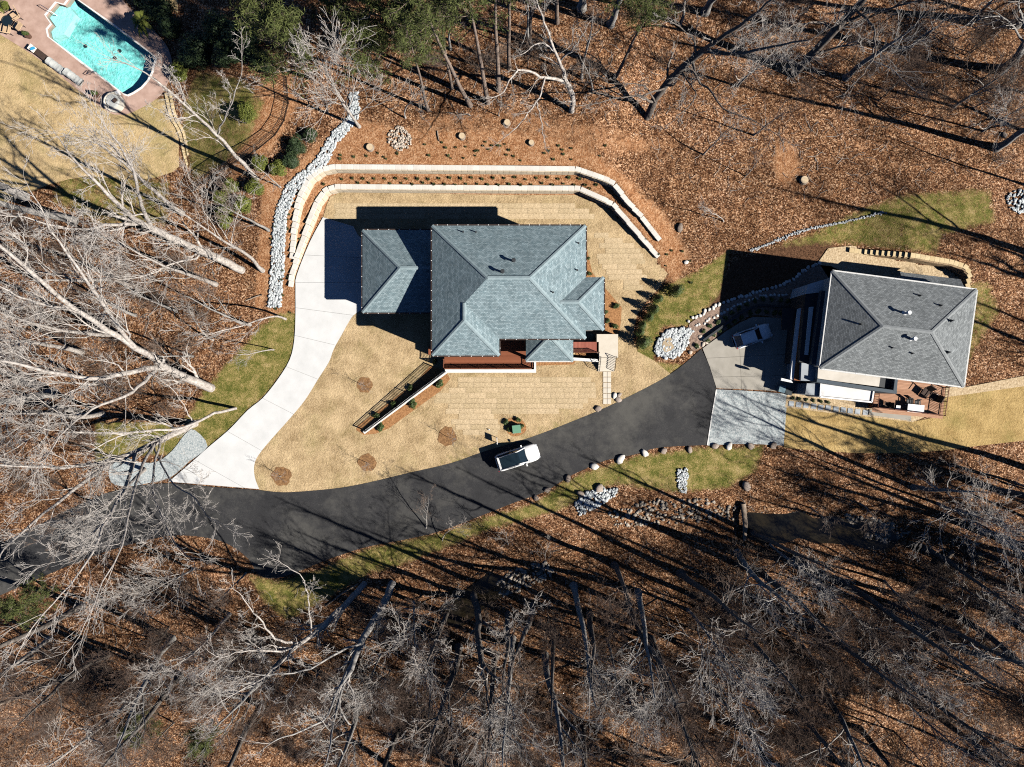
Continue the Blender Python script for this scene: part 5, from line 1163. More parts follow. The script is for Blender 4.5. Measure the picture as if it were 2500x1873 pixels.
def out_top(bx, by, h, lx=0, ly=0):
    x, y, z = G(bx, by); f = CAM_H / (CAM_H - z - h); return 1250 + x * PXM * f + lx, 936.5 - y * PXM * f + ly
def custom_tree(bx, by, limbs, label, group, seed, bark='bark_pale', twig='twig_pale', **kw):
    """limbs: [( [(px,py,h)...], r_start, r_end )]; first starts at the base"""
    x, y, z = G(bx, by); r = empty('bare_tree', (x, y, z - .05), label, 'tree', group); LL = []
    for pl, ra, rb in limbs: LL.append(([tuple(np.array(W(p[0], p[1], z + p[2])) - np.array([x, y, z - .05])) for p in pl], ra, rb))
    tm, cm = treemesh(seed, bark, twig, H=1, r0=.1, limbs=LL, **kw); place('trunk', tm, r); place('crown', cm, r); return r
GL, GT, GR, GB = 'bare trees of the left wood', 'bare trees of the top wood', 'bare trees of the right wood', 'bare trees of the bottom wood'
# ---- hand shaped trees that stand out in the photograph
custom_tree(516, 948, [([(516,948,0),(460,925,4),(405,898,8)], .48, .36), ([(405,898,8),(330,845,13),(190,760,19),(60,650,24),(-20,585,27)], .33, .10), ([(405,898,8),(330,905,12),(230,925,16),(110,905,21),(0,880,25)], .28, .09), ([(380,905,9),(320,960,13),(225,1000,17),(150,1060,21)], .18, .06), ([(330,848,13),(260,760,18),(180,640,23),(120,560,26)], .2, .06), ([(180,752,19),(90,740,23),(0,700,26)], .14,.05)],
  'huge pale forked tree whose trunk starts left of the driveway bend', GL, 31, nl=(7, 6, 5, 3), clear=.2, spread=.66, wl=.36, rmin=.011)
custom_tree(478, 1034, [([(478,1034,0),(400,1070,4),(330,1105,7),(285,1120,9)], .36, .26), ([(285,1120,9),(190,1140,14),(80,1140,19),(0,1135,22)], .2, .06), ([(285,1120,9),(200,1180,14),(100,1260,18),(10,1340,22)], .2, .06), ([(330,1105,7),(310,1180,12),(260,1270,17),(230,1340,20),(170,1430,23)], .2, .06), ([(380,1080,5),(350,1130,9),(320,1230,15),(290,1350,20),(250,1420,22)], .16, .05), ([(390,1075,5),(372,1180,10),(395,1260,14),(430,1330,17)], .12, .04), ([(375,1090,5),(420,1180,10),(470,1210,13),(500,1250,15)], .1, .035)],
  'spreading pale tree over the gravel apron with limbs fanning downward', GL, 32, nl=(8, 6, 5, 3), clear=.18, spread=.62, wl=.34, rmin=.011)
custom_tree(576, 997, [([(576,997,0),(520,1010,3),(440,1045,7),(330,1055,11)], .16, .10), ([(330,1055,11),(220,1058,15),(120,1050,18)], .1, .04), ([(470,1030,5),(430,960,9),(400,935,11)], .06, .03)],
  'slim pale tree leaning left from the grass by the driveway', GL, 33, nl=(6, 5, 4, 3), clear=.25, spread=.7, wl=.32, rmin=.010)
custom_tree(591, 660, [([(591,660,0),(530,630,4),(450,595,9),(371,558,13)], .42, .30), ([(371,558,13),(310,520,17),(250,460,21),(190,400,24)], .26, .08), ([(371,558,13),(345,500,17),(330,430,21),(290,350,25)], .2, .06), ([(340,545,14),(260,550,18),(180,560,21),(90,540,24)], .17, .05), ([(470,605,8),(486,630,10),(430,640,11),(395,660,12),(320,680,14)], .12, .05)],
  'thick pale tree leaning up left from beside the riprap foot', GL, 34, nl=(6, 6, 4, 3), clear=.2, spread=.7, wl=.34, rmin=.011)
custom_tree(628, 437, [([(628,437,0),(580,385,4),(530,330,8),(480,280,12),(430,235,15),(385,200,17)], .22, .07), ([(530,330,8),(548,290,11),(570,240,14),(590,180,16)], .09, .03), ([(480,280,12),(430,290,14),(390,270,16)], .07,.03), ([(450,250,14),(440,210,16),(420,180,18)], .08, .03)],
  'pale slender tree leaning toward the rounded end of the pool', GL, 35, nl=(7, 6, 4, 3), clear=.25, spread=.65, wl=.30, rmin=.010)
custom_tree(1396, 272, [([(1396,272,0),(1399,235,2.5),(1385,205,4.5)], .28, .22), ([(1385,205,4.5),(1365,195,5.5),(1325,190,7),(1285,172,9),(1255,180,10),(1235,215,10.5)], .17, .05), ([(1385,205,4.5),(1372,165,7),(1355,125,10),(1330,60,13),(1310,0,16)], .18, .05), ([(1330,190,7),(1318,240,7.5),(1305,255,7.5),(1270,300,7),(1240,330,6.5)], .09, .035), ([(1310,250,7.5),(1322,300,7),(1328,340,6.5)], .06, .03), ([(1355,125,10),(1320,105,11),(1280,130,11.5)], .1, .035), ([(1365,150,8),(1400,120,10),(1430,70,12)], .08,.03)],
  'grey tree with a curved trunk and wide low limbs above the terrace', GT, 36, bark='bark_pale', twig='twig_grey', nl=(6, 5, 4, 3), clear=.25, spread=.75, wl=.30, rmin=.010)
custom_tree(1579, 287, [([(1579,287,0),(1610,225,4),(1660,170,8),(1715,125,12)], .40, .28), ([(1715,125,12),(1770,85,15),(1850,30,19),(1900,-20,22)], .22, .06), ([(1715,125,12),(1790,130,15),(1880,115,18),(1960,100,20)], .2, .06), ([(1625,215,5),(1560,235,7),(1500,240,9),(1440,255,10)], .10, .035), ([(1600,250,3),(1570,210,6),(1500,205,9)], .09,.03), ([(1690,150,10),(1705,200,12),(1735,220,14),(1770,265,15),(1840,295,16)], .13, .04), ([(1665,175,8),(1700,230,10),(1680,260,10),(1650,290,10)], .09,.03), ([(1700,135,11),(1690,90,14),(1650,60,16)], .12,.04)],
  'big dark oak with outstretched grey limbs above the upper wall', GT, 37, bark='bark_dark', twig='twig_grey', nl=(6, 5, 4, 3), clear=.2, spread=.72, wl=.33, rmin=.010)
custom_tree(1936, 183, [([(1936,183,0),(1990,125,5),(2050,60,10),(2115,-10,15)], .42, .30), ([(2050,60,10),(2110,35,13),(2200,15,17),(2280,-10,20)], .16, .05), ([(2090,25,13),(2130,60,16),(2135,130,18),(2110,180,19)], .12, .04), ([(2035,75,9),(2000,55,11),(1930,65,13),(1870,95,14)], .11, .04), ([(2115,-10,15),(2180,-80,19),(2240,-140,23)], .28, .1)],
  'thick dark tree crossing the top edge right of centre', GT, 38, bark='bark_dark', twig='twig_grey', nl=(6, 5, 4, 3), clear=.25, spread=.72, wl=.34, rmin=.010)
custom_tree(890, 1425, [([(890,1425,0),(840,1480,4),(770,1545,8),(735,1570,10)], .34, .24), ([(735,1570,10),(680,1565,13),(640,1520,15),(600,1470,17)], .13, .04), ([(735,1570,10),(690,1590,13),(600,1590,17),(560,1600,19)], .12, .04), ([(760,1550,9),(755,1490,12),(745,1420,15),(710,1390,16)], .09, .03), ([(735,1570,10),(650,1650,15),(560,1700,20)], .12, .04)],
  'bare tree rising from the lower lane verge and forking over the leaves', GB, 39, bark='bark_pale', twig='twig_pale', nl=(6, 5, 4, 3), clear=.25, spread=.7, wl=.34, rmin=.010)
custom_tree(958, 1424, [([(958,1424,0),(930,1490,4),(885,1560,8),(862,1618,11)], .42, .30), ([(862,1618,11),(820,1690,15),(790,1760,18),(690,1800,21)], .15, .05), ([(885,1570,9),(830,1590,11),(750,1635,14),(650,1650,17)], .13, .04), ([(845,1650,12),(820,1740,16),(805,1820,20),(790,1890,22)], .14, .05)],
  'grey trunked tree right of the forking verge tree, limbs reaching down left', GB, 40, bark='bark_grey', twig='twig_pale', nl=(6, 6, 4, 3), clear=.22, spread=.7, wl=.34, rmin=.010)
custom_tree(1155, 1450, [([(1155,1450,0),(1168,1500,3),(1165,1545,6),(1175,1610,10)], .40, .26), ([(1175,1610,10),(1190,1700,15),(1200,1790,19)], .15, .05), ([(1168,1560,7),(1230,1570,11),(1280,1500,13)], .08, .03), ([(1180,1640,11),(1130,1700,14),(1060,1760,17),(1000,1800,19)], .10, .04), ([(1172,1590,9),(1120,1600,11),(1090,1580,12)], .07,.03)],
  'dark based tree beside the creek bend with drooping pale limbs', GB, 41, bark='bark_dark', twig='twig_pale', nl=(7, 6, 4, 3), clear=.2, spread=.7, wl=.36, rmin=.010)
# ---- the other bare trees: prototype, base pixel, height, label (tops lean slightly)
TREES = [
 ('pale0',641,661,470,470,19,'pale tree just left of the riprap channel, leaning up left',GL), ('pale1',526,694,240,590,22,'pale straight tree below the thick leaning one in the left wood',GL), ('sap0',697,779,500,712,12,'slender white stem ending at the riprap foot',GL), ('mid0',610,793,400,745,14,'thin pale tree left of the green verge top',GL), ('sap1',668,854,560,862,7,'small bent white sapling on the green verge',GL), ('sap2',520,830,390,800,10,'short pale sapling midway in the left wood leaves',GL),
 ('sap1',685,457,600,372,8,'small sapling leaning over the lime shrubs by the channel',GL), ('mid1',655,562,505,462,14,'slim tree right of the lime shrubs, beside the channel bend',GL), ('pale2',445,522,225,310,22,'pale tree whose crown covers the pool lawn',GL), ('pale0',330,700,30,600,24,'pale tree crossing the left edge above the forked giant',GL), ('pale1',300,820,-60,760,25,'pale tree behind the forked giant at the left edge',GL), ('pale2',200,860,-200,830,24,'pale tree at the left edge behind the giant limbs',GL), ('tall1',130,960,-300,970,25,'grey tree on the left edge near mid height',GL), ('pale0',250,1010,-100,1060,24,'pale tree behind the downward fanning tree',GL), ('mid1',330,770,170,720,15,'thin tree in the middle of the left wood',GL), ('mid2',430,760,290,710,14,'thin tree right of the middle of the left wood',GL), ('tall2',180,540,-120,400,24,'grey tree at the left edge beside the tan lawn foot',GL), ('mid0',260,1240,60,1320,15,'thin tree by the lane at lower left',GL), ('tall3',60,480,-250,330,24,'grey tree at the left edge of the tan lawn',GL), ('pale1',352,1146,160,1300,18,'second pale stem rising from the gravel apron',GL), ('mid1',470,870,330,850,12,'thin twiggy tree just above the giant fork',GL),('brush1',250,940,40,950,14,'bushy pale tree under the giant limbs',GL),
 ('brush1',877,309,765,110,15,'pale brushy tree at the head of the riprap channel',GT), ('sap0',990,288,960,180,9,'thin sapling left of the leaning pine',GT), ('sap1',1218,283,1210,215,6,'tiny bent sapling right of the pines',GT), ('sap2',1148,282,1120,240,5,'tiny sapling between two pine bases',GT), ('mid2',1420,190,1450,-20,14,'thin tree right of the curved grey tree',GT), ('mid0',1447,220,1440,110,9,'thin dark snag right of the curved grey tree',GT), ('sap1',1717,377,1790,290,9,'slender sapling below the big dark oak',GT), ('sap2',1767,541,1755,480,6,'curved sapling right of the wall ends',GT), ('tall0',1722,30,1830,-160,22,'tree at the top edge between the two dark trees',GT), ('mid1',1840,330,1930,250,9,'thin tree right of the big oak limbs',GT), ('brush0',1800,210,1900,110,12,'bushy grey tree under the oak crown',GT), ('mid2',1290,110,1290,-80,15,'thin tree behind the pines at the top edge',GT), ('tall1',1490,60,1540,-140,20,'grey tree at the top edge above the oak',GT), ('mid0',1660,60,1730,-90,16,'thin tree left of the top edge pair',GT), ('mid1',1010,60,980,-60,12,'thin tree among the top pines',GT), ('tall2',1420,20,1450,-260,23,'grey tree beyond the top edge centre',GT),('mid2',1100,120,1085,-40,13,'thin tree between the tall pines',GT),
 ('mid0',1820,430,1880,380,6,'low twiggy tree on the open leaf slope',GR), ('tall3',2065,190,2230,30,18,'grey tree right of the thick top edge tree',GR), ('tall0',2443,171,2700,-30,24,'grey tree near the top right corner',GR), ('tall1',2433,361,2640,240,20,'grey tree at the right edge above the creek grass',GR), ('mid1',2330,260,2450,160,13,'thin tree between the right edge trees',GR), ('mid2',2220,120,2350,-10,14,'thin tree below the top edge at right',GR), ('mid0',2500,450,2640,380,12,'thin tree on the right edge by the riprap',GR), ('tall2',2480,60,2750,-180,24,'grey tree in the top right corner',GR), ('brush0',2400,320,2500,250,10,'bushy grey tree at the right edge',GR), ('mid2',2370,60,2500,-90,16,'thin tree left of the top right corner',GR),
 ('brush0',1010,1470,1010,1600,13,'brushy pale tree spreading like a broom below the lane',GB), ('mid0',1040,1290,1045,1230,5,'small white sapling standing at the lower lane edge',GB), ('sap0',1080,1320,1090,1270,5,'second small sapling at the lower lane edge',GB), ('sap1',1240,1330,1245,1290,5,'small pale sapling in leaves below the lane verge',GB), ('sap2',1325,1395,1335,1350,5,'white sapling by the creek bend stones',GB), ('tall0',1400,1430,1455,1720,20,'grey tree standing below the creek bend stones',GB), ('tall1',1558,1446,1650,1720,20,'grey tree in the middle of the bottom wood',GB), ('brush1',1680,1490,1860,1690,17,'brushy white crowned tree in the bottom wood right of centre',GB), ('tall2',1800,1350,1990,1600,20,'leaning tree below the creek at right of centre',GB), ('brush0',1880,1330,2000,1430,11,'white crowned bushy tree by the dark creek pool',GB), ('mid1',1840,1460,1960,1600,14,'thin tree among the right bottom shadows',GB), ('brush1',2080,1500,2240,1630,13,'white crowned brushy tree in the lower right wood',GB), ('tall3',1250,1560,1260,1900,21,'grey tree at the bottom edge left of centre',GB), ('tall0',1330,1600,1370,1950,20,'grey tree at the bottom edge centre',GB), ('dark0',1640,1700,1750,2050,20,'dark tree crossing the bottom edge right of centre',GB), ('dark1',1830,1780,2020,2150,20,'dark stemmed tree at the bottom edge below the white crown',GB), ('mid2',1480,1560,1540,1720,14,'thin tree in the bottom wood centre',GB), ('mid0',1560,1640,1620,1800,14,'thin tree lower in the bottom wood centre',GB), ('mid1',1100,1620,1080,1800,15,'thin tree left of the bottom centre trees',GB), ('tall1',700,1600,540,1830,20,'grey tree over the lower left leaves',GB), ('pale2',560,1500,380,1660,17,'pale tree in the lower left wood',GB), ('tall2',420,1560,160,1820,21,'grey tree at lower left with limbs toward the corner',GB), ('pale0',330,1700,60,1960,20,'pale tree near the bottom left corner',GB), ('dark2',260,1600,30,1740,17,'dark trunk slanting through the lower left shadows',GB), ('mid2',560,1640,440,1760,13,'thin tree at lower left beside the green conifers',GB), ('tall3',880,1700,800,1960,20,'grey tree at the bottom edge left',GB), ('mid0',780,1640,690,1760,13,'thin tree right of the lower left leaves',GB), ('pale1',120,1560,-160,1760,20,'pale tree at the left edge near the bottom',GB), ('mid1',600,1400,520,1460,9,'small tree at the lane corner, lower left',GB), ('brush1',470,1390,330,1480,12,'bushy brown tree left of the lane corner',GB),
 ('tall1',2230,1190,2420,1240,16,'grey tree right of the golden lawn foot',GR), ('brush0',2290,1230,2440,1290,14,'brushy grey tree at the right edge below the golden lawn',GR), ('tall0',2400,1300,2640,1420,18,'grey tree at the right edge by the cut stump',GR), ('mid0',2100,1230,2190,1290,9,'thin tree beside the dark creek pool',GR), ('mid1',1980,1240,2040,1290,7,'thin sapling over the brown creek water',GR), ('tall2',2300,1560,2550,1740,20,'grey tree in the lower right wood',GR), ('mid2',2380,1640,2560,1760,14,'thin tree near the bottom right corner',GR), ('brush1',2200,1700,2370,1850,14,'brushy pale tree near the bottom right corner',GR), ('dark0',2440,1500,2720,1680,20,'dark tree at the right edge of the bottom wood',GR), ('tall3',2020,1700,2180,1950,19,'grey tree at the bottom edge near the right corner',GR), ('mid0',2160,1420,2280,1520,13,'thin tree by the fallen logs',GR), ('mid2',1960,1580,2060,1700,12,'thin tree between the two white crowned trees',GR), ('brush0',1230,1640,1230,1790,13,'brushy pale tree at the bottom centre left',GB), ('brush1',1500,1650,1560,1790,13,'brushy pale tree at the bottom centre',GB), ('brush0',1760,1560,1860,1690,11,'brushy grey tree left of the big white crown',GB), ('brush1',640,1560,540,1640,11,'brushy brown tree in the lower left leaves',GB), ('brush0',930,1600,880,1700,11,'brushy tree below the broom shaped tree',GB), ('brush1',2330,1420,2450,1500,12,'brushy grey tree right of the fallen logs',GB),
 ('mid1',2480,1180,2640,1240,13,'thin tree on the right edge below the golden lawn',GR),
]
for a in TREES: put_tree(a[0], a[1], a[2], a[3], a[4], a[5], a[6], a[7])
# pines
GP = 'pines at the top of the frame'
for a in [('pine0',1045,268,960,40,17,'pine with a slim leaning trunk above the rubble pile'), ('pine1',1148,257,975,-60,22,'tall pine leaning left, second of the pine row'), ('pine2',1191,250,1130,-110,23,'tall straight pine third in the pine row'), ('pine0',1217,220,1205,-150,23,'straight pine at the right of the pine row'), ('pine1',1243,166,1225,-190,21,'pine behind the pine row, its trunk short in frame'), ('pine2',1104,215,1070,-20,16,'thin pine between the leaning and straight pines'), ('bpine0',1034,120,985,20,13,'bushy pine behind the leaning pine'), ('bpine1',930,190,870,60,15,'bushy green pine at the top, left of the pine row'), ('bpine0',965,90,905,-20,15,'bushy pine crossing the top edge above the channel'), ('pine0',1504,187,1590,0,17,'leaning pine left of the big oak'), ('bpine1',760,190,650,30,17,'green pine beside the sports court'), ('bpine0',690,60,590,-50,14,'green pine at the top edge over the court'), ('pine1',1292,95,1300,-200,22,'dark pine trunk at the top edge centre'), ('pine2',1360,55,1375,-230,21,'pine trunk at the top edge right of centre'), ('bpine1',860,60,800,-30,12,'bushy pine right of the court'),('bpine0',1510,10,1550,-50,12,'small pine crown at the top edge above the leaning pine')]:
    put_tree(*a, GP, 'pine_tree')
# conifers in the bottom left
for a in [('bpine0',130,1450,20,1490,11,'dark green conifer at the left edge, lower left'), ('bpine1',370,1740,310,1800,9,'green conifer at the bottom edge, left one'), ('bpine0',520,1760,480,1830,9,'green conifer at the bottom edge, right one')]:
    put_tree(*a, 'conifers in the lower left', 'conifer')
# dark poles of the bottom wood
ORD = 'first second third fourth fifth sixth seventh eighth ninth tenth eleventh twelfth thirteenth fourteenth fifteenth sixteenth seventeenth eighteenth nineteenth twentieth twenty-first twenty-second twenty-third twenty-fourth twenty-fifth twenty-sixth twenty-seventh twenty-eighth twenty-ninth thirtieth thirty-first thirty-second thirty-third thirty-fourth thirty-fifth thirty-sixth thirty-seventh thirty-eighth'.split()
for k, (bx, by) in enumerate(sorted([(1180,1700),(1420,1780),(1500,1380),(1590,1560),(1700,1640),(1760,1480),(1860,1400),(1940,1500),(2050,1420),(2120,1600),(2180,1480),(2260,1340),(2330,1500),(2420,1420),(2460,1600),(2280,1740),(2100,1780),(1900,1680),(980,1750),(1060,1560),(640,1720),(440,1650),(200,1480),(2380,1180),(2480,1330),(1835,1300),(1300,1480),(1660,1400),(1090,1500),(1240,1500),(1350,1540),(1440,1500),(1530,1480),(1120,1580),(1210,1600)])):
    h = random.uniform(17, 23); tx, ty = out_top(bx, by, h, random.uniform(-50, 50), random.uniform(-40, 40)); put_tree('pole%d' % (k % 2), bx, by, tx, ty, h, 'straight dark trunked tree, %s from the left in the bottom wood' % ORD[k], 'dark pole trees of the bottom wood')
# trees beyond the frame whose shadows fall into it
for k in range(46):
    if k < 20: bx, by = random.uniform(2540, 2950), random.uniform(-100, 1850)
    else: bx, by = random.uniform(900, 3000), random.uniform(1890, 2250)
    if 880 < by < 1130 and bx < 2700: by += 280
    tx, ty = out_top(bx, by, 20, random.uniform(-40, 40), random.uniform(-40, 40)); put_tree(random.choice(['tall0','tall1','tall2','dark0','dark1','dark2','pole0','pole1']), bx, by, tx, ty, random.uniform(18, 25), 'bare grey tree standing just outside the frame', 'trees outside the frame')
for bx, by in ((2560,1420),(2620,1560),(2700,1700),(2580,1750),(2500,1900),(2380,1930),(2200,1950),(2050,1930),(1880,1960),(1700,1940),(2660,1330),(2760,1500),(2820,1640),(2300,2050),(2600,1250),(1500,1950),(1300,1960),(2560,1650),(2640,1460),(2450,2000),(1960,2050),(2720,1420),(2560,1860),(1600,2080),(1150,2000)):  # unseen pines, added so their dense crowns darken the bottom and right woods
    tx, ty = out_top(bx, by, 20); put_tree('pine%d' % random.randrange(3), bx, by, tx, ty, random.uniform(17, 22), 'unseen pine added outside the frame to shade the wood', 'unseen pines added for shade', 'pine_tree')
# dense brown understory trees
r = np.random.default_rng(77)
for k, (px, py) in enumerate(fill([(40,1470),(520,1450),(800,1500),(1080,1470),(1380,1490),(1800,1360),(2180,1380),(2260,1180),(2480,1160),(2500,1780),(1500,1800),(500,1800),(60,1760)], 95, 77)):
    h = r.uniform(5, 11); tx, ty = out_top(px, py, h, r.normal(0, 14), r.normal(0, 14)); put_tree('mesh%d' % (k % 3), px, py, tx, ty, h, 'fine twigged brown understory tree in the shaded bottom wood', 'brown understory trees of the bottom wood', 'understory_tree')
for k, (px, py) in enumerate(fill([(1650,40),(2480,60),(2480,420),(2250,330),(2050,240),(1850,240),(1650,120)], 16, 78)):
    h = r.uniform(4, 9); tx, ty = out_top(px, py, h, r.normal(0, 14), r.normal(0, 14)); put_tree('mesh%d' % (k % 3), px, py, tx, ty, h, 'fine twigged brown understory tree in the top right wood', 'brown understory trees of the top right wood', 'understory_tree')
# understory brush
def scatter(poly, n, group, label, smin, smax, seed):
    r = np.random.default_rng(seed)
    for px, py in fill(poly, n, seed):
        x, y, z = G(px, py); o = place('understory_brush', BRUSH[r.integers(3)], None, label, 'brush', group); o.location = (x, y, z); s = r.uniform(smin, smax); o.scale = (s, s, s * r.uniform(.8, 1.2)); o.rotation_euler = (0, 0, r.random() * 6.28)
scatter([(60,1440),(560,1430),(800,1480),(1000,1450),(1350,1470),(1800,1330),(2300,1370),(2480,1250),(2520,1880),(20,1880)], 190, 'leafless brush of the bottom wood', 'low leafless brown brush among the trees of the bottom wood', .5, 1.15, 71)
scatter([(20,520),(300,560),(560,640),(560,760),(420,1000),(200,1150),(20,1250)], 46, 'leafless brush of the left wood', 'low leafless brush under the pale trees of the left wood', .4, 1.0, 72)
scatter([(780,60),(1700,30),(2480,40),(2480,420),(2200,300),(1900,260),(1500,200),(1000,230),(850,180)], 46, 'leafless brush of the top wood', 'low leafless brush under the trees of the top wood', .35, .9, 73)
# ---- saplings in the mulch rings
for px, py, l in ((890,941,'young staked sapling in the ring nearest the slanting wall'), (1092,1066,'young sapling in the ring nearest the parked white car'), (897,1130,'young sapling in the ring midway along the lane edge'), (687,1163,'young sapling in the driveway corner ring')):
    tx, ty = out_top(px, py, 3, random.uniform(-3, 8), random.uniform(-8, 3)); put_tree('sap%d' % random.randrange(3), px, py, tx, ty, 3.2, l, 'young lawn saplings', 'sapling_tree')
# ---- shrubs
GSH = 'conical evergreens right of the large house'
for px, py, r_, h, l in ((1644,712,.85,2.9,'largest conical evergreen at the upper end of the row'), (1604,732,.65,1.9,'second conical evergreen from the upper end'), (1592,757,.75,2.7,'tall third evergreen in the row'), (1583,775,.60,1.6,'fourth low evergreen in the row'), (1568,794,.55,1.3,'small fifth evergreen in the row'), (1562,813,.6,1.4,'rounded sixth evergreen in the row'), (1566,836,.9,2.6,'last wide conical evergreen next to the rock basin')):
    shrub(px, py, r_, h, 'holly', l, GSH, 'evergreen_shrub')
GL2 = 'lime green shrubs by the riprap channel'
for px, py, r_, h, k, l in ((762,337,1.0,1.8,'dark','dark shrub touching the channel bend'), (730,361,1.15,2.0,'dark','second dark shrub along the channel'), (714,398,1.15,2.0,'dark','third dark shrub along the channel'), (682,418,1.1,1.7,'round','lime shrub left of the dark channel shrubs'), (636,402,1.05,1.7,'round','lime shrub beside the fence corner'), (630,461,1.1,1.8,'round','bright round lime shrub below the fence corner'), (572,457,1.0,1.8,'round','lime shrub at the upper left of the lime cluster'), (546,485,1.0,1.8,'round','left lime shrub of the cluster'), (597,502,1.2,1.9,'round','large lime shrub at the right of the cluster'), (552,521,1.0,1.7,'round','lower lime shrub of the cluster'), (556,545,.95,1.6,'round','lowest lime shrub of the cluster'), (608,282,1.15,2.0,'round','lone lime shrub on the grass right of the pool lawn'), (447,182,1.35,1.9,'round','clipped green shrub at the pool terrace edge')):
    shrub(px, py, r_, h, k, l, GL2)
GD = 'dark evergreen hedge above the pool lawn'
for px, py, r_, h, l in ((494,130,2.3,3.0,'broad dark evergreen in the hedge centre'), (602,112,2.1,3.2,'broad dark evergreen at the right of the hedge'), (545,82,2.0,3.0,'dark evergreen at the top of the hedge'), (470,150,1.5,2.4,'dark evergreen at the lower left of the hedge'), (560,140,1.6,2.6,'dark evergreen at the lower middle of the hedge'), (425,75,1.6,2.8,'dark evergreen beside the terrace curve'), (396,32,1.9,3.2,'dark evergreen at the top by the terrace'), (640,150,1.2,2.0,'small dark evergreen at the hedge end'), (350,10,1.2,2.2,'dark evergreen at the top edge by the pool'),(660,165,1.1,1.9,'last small evergreen before the court pine')):
    shrub(px, py, r_, h, 'dark', l, GD, 'hedge_shrub')
# potted plants by the pool
for px, py, l in ((74,91,'spiky plant in a dark pot near the tan chairs'), (241,235,'leafy plant in a dark pot beside the daybed')):
    x, y = W2(px, py); r = empty('potted_plant', (x, y, .05), l, 'plant'); MB().cyl(x, y, .05, .5, .22, .32, 14).build('pot', M['terracotta'], r); o = place('foliage', SMALL[0], r); o.location = (-.1, .05, .4); o.scale = (.42, .42, .6)
for px, py, l in ((20,18,'round clipped shrub at the top left corner'), (4,32,'second round shrub at the top left corner')): shrub(px, py, .6, 1.1, 'round', l, None)
# palm beside the terrace
x, y, _ = W(364, 66); pr = empty('palm_shrub', (x, y, 0), 'palm like evergreen overhanging the pool terrace', 'palm')
r = np.random.default_rng(9); V, Q = [], []; n0 = 0
for k in range(34):
    a = r.random() * 6.28; el = r.uniform(.15, 1.2); L = r.uniform(1.3, 1.9); tt = np.linspace(0, 1, 7)
    C = np.stack([L * tt * math.cos(el) * math.cos(a), L * tt * math.cos(el) * math.sin(a), 1.5 + L * tt * math.sin(el) - 1.1 * tt ** 2 * L * .6], 1); sd_ = np.array([-math.sin(a), math.cos(a), 0]) * .16
    wv = np.sin(tt * 3.0 + .15)[:, None]; P_ = np.concatenate([C - sd_ * wv, C + sd_ * wv]); V.append(P_); Q.append(np.array([(n0+i, n0+i+1, n0+i+8, n0+i+7) for i in range(6)])); n0 += 14
place('fronds', fastmesh('fronds', np.concatenate(V), quads=np.concatenate(Q), mats=[M['yew']]), pr); place('trunk', MB().cyl(0, 0, 0, 1.55, .16, .11, 10).mesh('trunk', M['bark_dark']), pr)
# small shrubs
GS = 'small bed shrubs at the large house'
for px, py, r_, l in ((1504,748,.42,'small shrub at the outer edge of the right end bed'), (1480,762,.32,'tiny shrub against the bay wall, upper'), (1483,784,.36,'small shrub against the bay wall, lower'), (1501,797,.42,'small shrub nearest the landing corner'), (1438,668,.35,'small shrub in the bay corner'), (1436,632,.25,'tiny shrub along the right end wall'),
 (1074,937,.6,'shrub below the slanting wall near the deck'), (1009,985,.62,'middle shrub below the slanting wall'), (930,1042,.62,'lowest shrub below the slanting wall'), (1003,948,.48,'upper shrub above the slanting wall'), (961,986,.48,'middle shrub above the slanting wall'), (921,1014,.48,'lowest shrub above the slanting wall'), (1063,882,.4,'small green shrub at the deck corner'),
 (1235,1030,.42,'shrub left of the green cabinet'), (1264,1024,.42,'shrub above the green cabinet'), (1243,1048,.45,'shrub at the lower left of the green cabinet'), (1274,1041,.36,'shrub right of the green cabinet')):
    shrub(px, py, r_, r_ * 1.5, 'small', l, GS, 'small_shrub')
R1_ = [(1716,810),(1733,797),(1752,787),(1770,777),(1786,764),(1803,753),(1822,744),(1842,733),(1861,730),(1883,732),(1904,734),(1923,735)]
R2_ = [(1700,845),(1726,831),(1740,818),(1757,808),(1778,796),(1792,786),(1810,775),(1830,765),(1850,761),(1870,762),(1890,764),(1904,764)]
for rw, nm in ((R1_, 'upper'), (R2_, 'lower')):
    for k, (px, py) in enumerate(rw): shrub(px, py, .36, .5, 'small', 'small round shrub, %s from the rock basin in the %s row above the concrete pad' % (ORD[k], nm), nm + ' row of small round shrubs', 'small_shrub')
for k, (px, py) in enumerate([(1935,972),(1950,974),(1968,976),(1985,978),(2003,980),(2020,982)]): shrub(px, py, .26, .4, 'small', 'little shrub above the stepping stones, %s from the gravel bay' % ORD[k], 'strip shrubs by the stepping stones', 'small_shrub')
# terrace tufts
r = np.random.default_rng(5); N = 60; t = r.random((N, 1)); a = r.random(N) * 6.28; C = np.column_stack([np.cos(a) * .10 * r.random(N), np.sin(a) * .10 * r.random(N), .08 + .1 * r.random(N)]); dr = nrmz(np.column_stack([np.cos(a), np.sin(a), .6 * np.ones(N)]))
V, Q = leaf_cloud('t', C, nrmz(np.cross(dr, r.normal(0, 1, (N, 3)))), .19, M['tuft'], 8, .14); TUFT = fastmesh('tuft', V, quads=Q, mats=[M['tuft']])
tl = []
for k in range(48): tl.append((835 + k * 13.2, 436 + (k % 2) * 14 + random.uniform(-3, 3)))
for k in range(10): tl.append((730 + k * 7 + random.uniform(-4, 4), 600 - k * 16 + random.uniform(-6, 6)))
for k in range(9): tl.append((1440 + k * 17, 466 + k * 15 + random.uniform(-6, 6)))
for tx, ty in tl:
    x, y, z = G(tx, ty); o = place('grass_tuft', TUFT, None, 'dark grass tuft planted between the two terrace walls', 'grass tuft', 'tufts between the terrace walls'); o.location = (x, y, z); s = random.uniform(.7, 1.05); o.scale = (s, s, s); o.rotation_euler = (0, 0, random.random() * 6.28)
